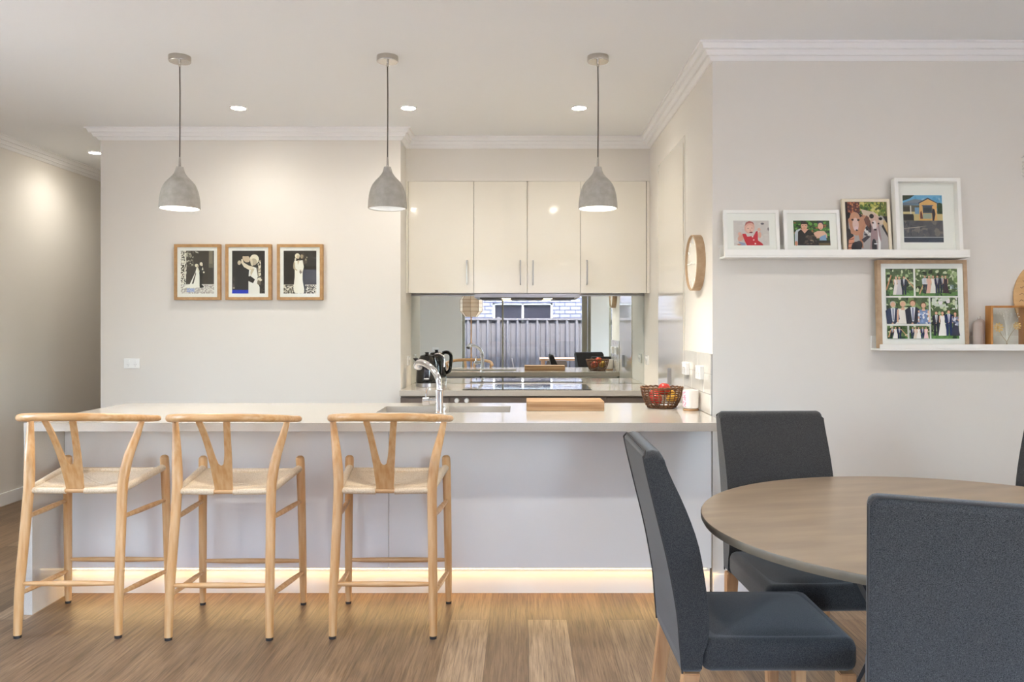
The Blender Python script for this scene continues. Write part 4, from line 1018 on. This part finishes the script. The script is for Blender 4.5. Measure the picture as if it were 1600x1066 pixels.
def dogs(p):
    p.rect(0, 0, 1, 1, (176, 170, 172)); p.mosaic(.05, .78, .4, 1, 9, 8, [(150, 84, 66), (190, 120, 84), (110, 58, 50), (84, 46, 48)], 2); p.rect(0, .35, .07, 1, (56, 34, 34))
    p.poly([(.36, .86), (.36, 1), (1, 1), (1, .7), (.8, .75), (.6, .82)], (120, 130, 60)); p.blobs(.36, .72, 1, 1, 90, .045, [(190, 186, 90), (90, 120, 50), (60, 84, 40), (214, 206, 130), (130, 150, 70)], 4)
    p.poly([(.38, .86), (.7, .80), (.96, .6), (.86, .55), (.5, .6)], (216, 196, 180)); p.poly([(.9, .72), (1, .56), (1, .72)], (40, 34, 40)); p.poly([(.88, .5), (1, .32), (1, .58), (.92, .66)], (206, 176, 130)); p.poly([(.86, .52), (1, .3), (1, .38), (.9, .56)], (46, 40, 46))
    p.poly([(.0, .2), (.0, .55), (.14, .42), (.2, .3), (.1, 0), (0, 0)], (46, 38, 42)); p.poly([(.03, .04), (.06, .26), (.2, .34), (.18, .14), (.1, .02)], (224, 150, 120))
    for i in range(3): p.poly([(.03 + .02 * i, .09 + .08 * i), (.16 + .01 * i, .11 + .08 * i), (.16 + .01 * i, .125 + .08 * i), (.03 + .02 * i, .105 + .08 * i)], (120, 66, 52))
    p.blobs(.42, .34, .62, .58, 26, .05, [(226, 222, 222), (90, 84, 96), (60, 56, 66), (200, 196, 200)], 8)
    p.poly([(.04, .74), (.1, .5), (.12, .38), (.24, .34), (.4, .36), (.5, .56), (.58, .7), (.46, .74), (.3, .78), (.14, .78)], (196, 140, 112))
    p.poly([(.3, .34), (.36, .1), (.4, .1), (.4, .3), (.44, .56)], (190, 132, 104)); p.poly([(.56, .7), (.62, .52), (.58, .44), (.5, .54)], (72, 46, 46)); p.poly([(.44, .66), (.52, .74), (.6, .62), (.56, .5), (.48, .56)], (120, 78, 66))
    p.poly([(.02, .74), (.04, .8), (.12, .79), (.15, .74), (.09, .68), (.04, .64)], (38, 28, 32)); p.poly([(.31, .78), (.36, .77), (.44, .71), (.4, .72), (.34, .69)], (36, 28, 32))
    p.ell(.23, .70, .12, .1, (202, 150, 122)); p.ell(.24, .56, .075, .13, (222, 190, 184)); p.ell(.25, .48, .05, .04, (228, 200, 206)); p.ell(.26, .445, .028, .018, (60, 44, 48)); p.ell(.17, .65, .03, .02, (50, 36, 34)); p.ell(.31, .645, .03, .02, (50, 36, 34))
    p.ell(.23, .1, .12, .12, (46, 42, 50)); p.ell(.3, .16, .08, .08, (50, 44, 52)); p.poly([(.36, .26), (.5, .34), (.58, .32), (.42, .2)], (60, 54, 64))
    p.poly([(.6, .72), (.62, .52), (.6, .4), (.56, .1), (.52, .0), (.62, 0), (.68, .2), (.8, .3), (.78, .0), (.72, 0), (.74, .22), (.84, .28), (.82, .4), (.8, .6), (.8, .7), (.7, .76)], (164, 136, 140))
    p.poly([(.76, .56), (.78, .34), (.82, .22), (.8, 0), (.74, 0), (.76, .24)], (240, 236, 238)); p.ell(.66, .12, .06, .16, (40, 36, 46)); p.rect(.66, .17, .74, .19, (236, 234, 238))
    p.ell(.70, .62, .1, .14, (206, 172, 160)); p.ell(.69, .54, .05, .1, (226, 214, 216)); p.ell(.7, .455, .035, .02, (60, 50, 56)); p.ell(.655, .59, .024, .018, (44, 34, 34)); p.ell(.79, .575, .022, .018, (44, 34, 34))
    p.ell(.63, .72, .055, .045, (34, 26, 30)); p.ell(.84, .67, .045, .03, (34, 26, 30))
def house(p):
    p.rect(0, 0, 1, 1, (110, 176, 216)); p.poly([(0, 1), (.3, 1), (.18, .93), (0, .88)], (44, 58, 40)); p.blobs(.3, .86, 1, 1, 12, .06, [(150, 196, 222), (90, 160, 206)], 2)
    p.poly([(0, .84), (.3, .92), (.48, .90), (.55, .84), (.42, .82), (0, .80)], (124, 134, 146)); p.poly([(0, .78), (.42, .80), (.42, .84), (0, .84)], (104, 120, 140))
    p.rect(0, .46, .42, .79, (96, 92, 80)); p.rect(0, .66, .18, .76, (60, 56, 44)); p.rect(0, .58, .3, .65, (214, 196, 140)); p.rect(0, .47, .26, .60, (48, 46, 46)); p.rect(.18, .6, .21, .78, (226, 222, 210)); p.rect(.3, .6, .42, .74, (120, 156, 190)); p.rect(.27, .46, .42, .60, (206, 186, 130))
    p.poly([(.40, .46), (.42, .84), (.64, .94), (.86, .84), (.86, .46)], (226, 178, 110)); p.poly([(.39, .84), (.64, .95), (.9, .83), (.9, .81), (.64, .92), (.4, .82)], (50, 60, 84))
    p.rect(.5, .62, .74, .77, (70, 84, 96)); p.rect(.53, .65, .71, .73, (44, 58, 66)); p.rect(.48, .77, .77, .79, (60, 80, 120)); p.rect(.5, .5, .72, .61, (156, 166, 150))
    p.rect(.87, .6, 1, .82, (40, 60, 40)); p.rect(.86, .46, 1, .6, (206, 186, 134)); p.blobs(.86, .6, 1, .84, 14, .04, [(36, 60, 36), (60, 90, 50)], 4)
    p.poly([(.43, .5), (.46, .5), (.5, .5), (.48, .62), (.46, .68), (.43, .62)], (110, 60, 50)); p.poly([(.74, .46), (.78, .46), (.82, .6), (.8, .70), (.75, .72), (.73, .62)], (50, 44, 56))
    p.rect(0, 0, 1, .46, (84, 84, 90)); p.blobs(0, .12, 1, .46, 70, .07, [(92, 90, 94), (70, 72, 78), (120, 112, 110), (78, 78, 86)], 9); p.poly([(0, .3), (.4, .33), (.6, .35), (.4, .315), (0, .285)], (170, 160, 150))
    p.rect(0, 0, 1, .1, (58, 66, 82)); p.rect(0, .10, 1, .112, (206, 208, 210))
FOL = [(60, 86, 44), (120, 146, 90), (36, 50, 34), (170, 190, 140), (88, 110, 66), (206, 214, 180), (70, 92, 60)]
def foliage(p, x0, y0, x1, y1, seed, grass=.2, n=70):
    p.rect(x0, y0, x1, y1, (84, 106, 70)); p.blobs(x0, y0 + (y1 - y0) * grass, x1, y1, n, .05 * (x1 - x0) + .01, FOL, seed)
    if grass: p.rect(x0, y0, x1, y0 + (y1 - y0) * grass, (96, 140, 74)); p.blobs(x0, y0, x1, y0 + (y1 - y0) * grass, 16, .03, [(86, 130, 66), (110, 156, 84), (64, 104, 58), (40, 70, 44)], seed + 1)
def collage(p):
    def N(x, y): return ((x - 8) / 1040, 1 - (y - 8) / 1040)
    def R(x0, ya, x1, yb): a, b_ = N(x0, yb), N(x1, ya); return a[0], a[1], b_[0], b_[1]
    p.rect(0, 0, 1, 1, (244, 244, 242))
    def in_(x, y): return N(x, y)
    A_ = R(70, 72, 422, 427); foliage(p, *A_, 3, .2)
    p.poly([N(72, 360), N(72, 330), N(135, 150), N(148, 160), N(90, 330)], (206, 150, 110)); p.poly([N(422, 330), N(422, 300), N(330, 190), N(326, 200)], (214, 170, 130))
    for x, k, c in ((200, 'dress', (240, 232, 230)), (240, 'dress', (206, 200, 206)), (300, 'suit', (34, 40, 66))): u, v = N(x, 410); p.person(u, v, N(x, 170)[1], k, top=c, asp=1)
    A_ = R(445, 72, 977, 427); foliage(p, *A_, 7, .15, 110); p.blobs(*R(880, 280, 977, 340), 12, .03, [(200, 214, 220), (120, 140, 140), (60, 90, 60)], 3)
    p.poly([N(485, 400), N(500, 405), N(545, 290), N(535, 285)], (214, 170, 130))
    for x, k, c, lg in ((565, 'suit', (214, 218, 228), (40, 42, 60)), (618, 'dress', (224, 180, 164), None), (668, 'dress', (240, 238, 232), None), (722, 'suit', (40, 50, 84), None), (785, 'suit', (34, 40, 66), None), (825, 'dress', (60, 40, 56), None)):
        p.person(N(x, 390)[0], N(x, 390)[1], N(x, 160)[1], k, top=c, asp=1, legs=lg)
    A_ = R(68, 447, 603, 787); foliage(p, *A_, 11, 0, 110)
    for x, k, c, tp, hr in ((150, 'suit', (34, 50, 88), 495, (200, 190, 180)), (275, 'dress', (240, 234, 228), 490, (226, 206, 160)), (400, 'suit', (30, 36, 62), 480, (120, 90, 60)), (535, 'dress', (120, 144, 190), 510, (110, 76, 54))):
        p.person(N(x, 785)[0], N(x, 785)[1], N(x, tp)[1], k, top=c, asp=.95, crop=True, hair=hr)
    p.blobs(*R(462, 640, 600, 785), 26, .02, [(232, 234, 240), (60, 84, 140), (150, 170, 210)], 3)
    A_ = R(625, 447, 975, 978); foliage(p, *A_, 15, .12, 120); p.blobs(*R(640, 450, 960, 600), 26, .03, [(232, 226, 230), (206, 214, 200)], 5)
    for x, k, c, tp in ((692, 'suit', (34, 38, 56), 625), (770, 'dress', (242, 240, 236), 625), (850, 'suit', (40, 54, 92), 610), (930, 'dress', (60, 62, 80), 635)):
        p.person(N(x, 940)[0], N(x, 940)[1], N(x, tp)[1], k, top=c, asp=1.0)
    p.blobs(*R(888, 700, 972, 815), 20, .018, [(226, 226, 234), (90, 100, 130), (160, 168, 190)], 6)
    A_ = R(68, 812, 322, 978); foliage(p, *A_, 19, .15, 40)
    for x, k, c in ((130, 'suit', (30, 34, 50)), (172, 'dress', (240, 238, 232)), (220, 'suit', (34, 44, 74))): p.person(N(x, 976)[0], N(x, 976)[1], N(x, 828)[1], k, top=c, asp=1.4)
    p.poly([N(322, 960), N(322, 945), N(240, 850), N(236, 858)], (214, 170, 130)); p.poly([N(75, 960), N(90, 960), N(118, 860), N(108, 860)], (214, 170, 130))
    A_ = R(345, 812, 600, 978); foliage(p, *A_, 23, .15, 40)
    for x, k, c in ((388, 'suit', (34, 44, 74)), (425, 'dress', (226, 214, 196)), (462, 'dress', (240, 238, 232)), (512, 'suit', (34, 46, 84)), (555, 'dress', (236, 206, 206))): p.person(N(x, 976)[0], N(x, 976)[1], N(x, 830)[1], k, top=c, asp=1.2)

def picture(label, loc, w_, h_, d, bar, m, draw, pw, ph, pz, rx=0., rz=0., px=0., mat_=True, inset=None):
    """frame facing -y, bottom centre at loc, back at y=0"""
    t = thing('framed_photo', label, 'picture', loc, rz, rx=rx); hw = w_ / 2
    b = B(); 
    for a in (0,):
        O = [(-hw, 0), (hw, 0), (hw, h_), (-hw, h_)]; I = [(-hw + bar, bar), (hw - bar, bar), (hw - bar, h_ - bar), (-hw + bar, h_ - bar)]
        vo = [[b.verts.new((u, y, v)) for u, v in O] for y in (-d, 0)]; vi = [[b.verts.new((u, y, v)) for u, v in I] for y in (-d, 0)]
        for k in range(4):
            j = (k + 1) % 4
            b.faces.new([vo[0][k], vo[0][j], vi[0][j], vi[0][k]]); b.faces.new([vo[1][k], vi[1][k], vi[1][j], vo[1][j]])
            b.faces.new([vo[0][k], vo[1][k], vo[1][j], vo[0][j]]); b.faces.new([vi[0][k], vi[0][j], vi[1][j], vi[1][k]])
    bmesh.ops.bevel(b, geom=[e for e in b.edges], offset=.0012, segments=2, affect='EDGES')
    obj('frame', b, m, t)
    yi = -d + (inset if inset is not None else .006)
    obj('mat_board', bx(-hw + bar * .8, hw - bar * .8, yi + .002, yi + .006 if yi + .006 < 0 else -.0001, bar * .8, h_ - bar * .8), M['matboard'], t)
    p = Ink(pw, ph); draw(p); p.build(t, (px, yi + .0017, pz))
    b = bx(-hw + bar * .95, hw - bar * .95, yi - .0035, yi - .002, bar * .95, h_ - bar * .95)
    obj('glass', b, M['glass'], t)
    return t
zb = 1.744 - .2
picture('oak-framed photo of a couple walking, leftmost on the beige wall', (-2.340, YP, zb), .332, .402, .032, .021, M['framewood'], bride_walk, .238, .308, .047)
picture('oak-framed close photo of a couple embracing, middle of three', (-1.972, YP, zb), .330, .402, .032, .021, M['framewood'], embrace, .236, .308, .047)
picture('oak-framed photo of a couple standing, nearest the kitchen nook', (-1.601, YP, zb), .330, .402, .032, .021, M['framewood'], couple, .236, .308, .047)

# ledges
def ledge(x0, x1, zb_, label, lip):
    t = thing('picture_ledge', label, 'shelf', ((x0 + x1) / 2, YG, zb_)); h = (x1 - x0) / 2
    b = B(); box(b, -h, h, -.110, 0, 0, .010, .0015); box(b, -h, h, -.110, -.101, .010, lip, .0015); obj('shelf', b, M['framewhite'], t)
    obj('back_rail', bx(-h, h, -.010, -.0002, .0102, .072, .001), M['framewhite'], t)
ledge(1.002, 2.214, 1.693, 'white picture ledge holding four small frames', .040)
ledge(1.770, 3.20, 1.233, 'white picture ledge holding the collage and candles', .031)
def lean(h_, y0): return -math.asin(min(.9, (YG - .011 - y0) / h_))
zl = 1.7035
picture('white-framed photo of a baby in red, leftmost on the upper ledge', (1.1525, 3.955, zl), .279, .236, .018, .016, M['framewhite'], baby, .178, .128, .055, rx=-.13, px=.0)
picture('white-framed photo of two people in a garden on the upper ledge', (1.4565, 3.955, zl), .283, .236, .018, .016, M['framewhite'], couple_garden, .182, .128, .055, rx=-.13)
picture('cream-framed photo of two dogs on the upper ledge', (1.730, 3.950, zl), .241, .292, .02, .015, M['framecream'], dogs, .210, .262, .015, rx=-.12)
picture('tall deep white frame with a house photo, rightmost on the upper ledge', (2.025, 3.945, zl), .330, .390, .042, .018, M['framewhite'], house, .198, .240, .070, rx=-.08, px=-.012, inset=.034)
picture('large square oak frame with a collage of wedding photos', (2.006, 3.962, 1.2435), .450, .442, .036, .018, M['framewood2'], collage, .412, .404, .019, rx=-.055)

# candles
def candle(x, y, label, h=.135):
    t = thing('pillar_candle', label, 'candle', (x, y, 1.2435), group='taupe candles on the lower ledge')
    b = B(); lathe(b, [(0, 0), (.0215, 0), (.0225, .004), (.0215, h - .012), (.017, h - .002), (.008, h + .004), (.0, h + .006)], seg=28)
    obj('wax', b, M['wax'], t); b = B(); tube(b, [(0, 0, h + .003), (.001, 0, h + .018)], .0014, 6); obj('wick', b, M['wax'], t)
candle(2.270, 3.925, 'front taupe candle between the collage and the flower frame')
candle(2.304, 3.962, 'rear taupe candle half hidden behind the other candle', .143)

# pressed-flower frame
t = thing('flower_frame', 'open honey-wood box frame with dried flowers between glass', 'picture', (2.412, 3.952, 1.2435))
b = B(); h_ = .212; hw = .0885; d = .052
for x0, x1, z0, z1 in ((-hw, -hw + .010, 0, h_), (hw - .010, hw, 0, h_), (-hw + .010, hw - .010, 0, .010), (-hw + .010, hw - .010, h_ - .010, h_)): box(b, x0, x1, -d, 0, z0, z1, .001, 1)
obj('frame', b, M['honey'], t)
obj('glass', bx(-hw + .0102, hw - .0102, -d + .006, -d + .0075, .0102, h_ - .0102), M['glass'], t)
obj('glass', bx(-hw + .0102, hw - .0102, -.008, -.0065, .0102, h_ - .0102), M['glass'], t)
def bloom(cx, cz, r, n=9):
    b = B()
    for k in range(n):
        a = 2 * PI * k / n; p = [(cx + q * math.cos(a + e), -.03 - f, cz + q * math.sin(a + e)) for q, e, f in ((r * .15, 0, 0), (r * .75, -.28, .002), (r, 0, .004), (r * .75, .28, .002))]
        b.faces.new([b.verts.new(x) for x in p])
    lathe(b, [(0, -.034), (r * .22, -.033), (r * .28, -.029), (0, -.027)], (cx, 0, cz), 10, 'y')
    return b
for cx, cz, r in ((-.040, .104, .026), (.052, .112, .022)):
    fl = obj('dried_flower', bloom(cx, cz, r), M['petal'], t)
    b = B(); tube(b, smooth_path([(cx, -.028, cz - .004, 1), ((cx * .5), -.026, cz - .04, 1), (.004, -.026, .03, 1), (.006, -.026, .012, 1)], 4), .0015, 6); obj('stem', b, M['stem'], fl)
b = B(); R2 = random.Random(3)
for k in range(34):
    x, z = R2.gauss(.008, .030), .165 + R2.uniform(-.018, .022); x = max(-.06, min(.07, x))
    lathe(b, [(0, -.003), (.0022, -.0015), (.0025, .0015), (0, .003)], (x, -.024 + R2.uniform(-.006, .006), z), 6)
    if k % 2 == 0: tube(b, [(x, -.024, z), (x * .5 + .003, -.025, .12), (.006, -.025, .03)], .0004, 4)
obj('dried_sprig', b, M['matboard'], t)

# engraved timber disc
t = thing('timber_disc', 'round pale timber disc engraved with script behind the flower frame', 'ornament', (2.727, 3.952, 1.2440), rx=-.13)
b = B(); lathe(b, [(0, -.004), (.240, -.004), (.241, -.003), (.241, .003), (.240, .004), (0, .004)], (0, .0, .241), 96, 'y'); dd = obj('disc', b, M['plywood'], t)
b = B(); R2 = random.Random(9)
for row in range(11):
    z = .241 + .17 - row * .034; x = -math.sqrt(max(0, .215 ** 2 - (z - .241) ** 2)); xe = -x; n = int((xe - x) / .006)
    sl = (row - 5) * .06
    pts = [(x + i * .006 + .002 * math.sin(i * 2.1), -.0048, z + sl * (x + i * .006 + .2) * .4 + .006 * math.sin(i * 1.7 + row) * R2.uniform(.4, 1.3)) for i in range(n)]
    for a in range(0, len(pts) - 5, 7): tube(b, pts[a:a + 6], .0011, 4)
obj('engraving', b, M['burnt'], dd)

# hanging bead strand at the right edge
t = thing('bead_strand', 'short strand of clear beads hanging on the wall at the right edge', 'ornament', (2.537, 3.985, 2.21))
b = B(); tube(b, [(0, 0, 0), (0, 0, -.115)], .0008, 5); obj('thread', b, M['clear'], t)
for k, (z, r) in enumerate(((-.025, .0045), (-.045, .005), (-.062, .0055), (-.08, .005), (-.095, .0045))):
    b = B(); lathe(b, [(0, -r), (r * .7, -r * .7), (r, 0), (r * .7, r * .7), (0, r)], (0, 0, z), 12); obj('bead', b, M['clear'], t)
b = B(); tube(b, [(0, .0145, 0.0), (0, 0, 0), (0, -.004, .006)], .0015, 6); obj('hook', b, M['steel'], t)
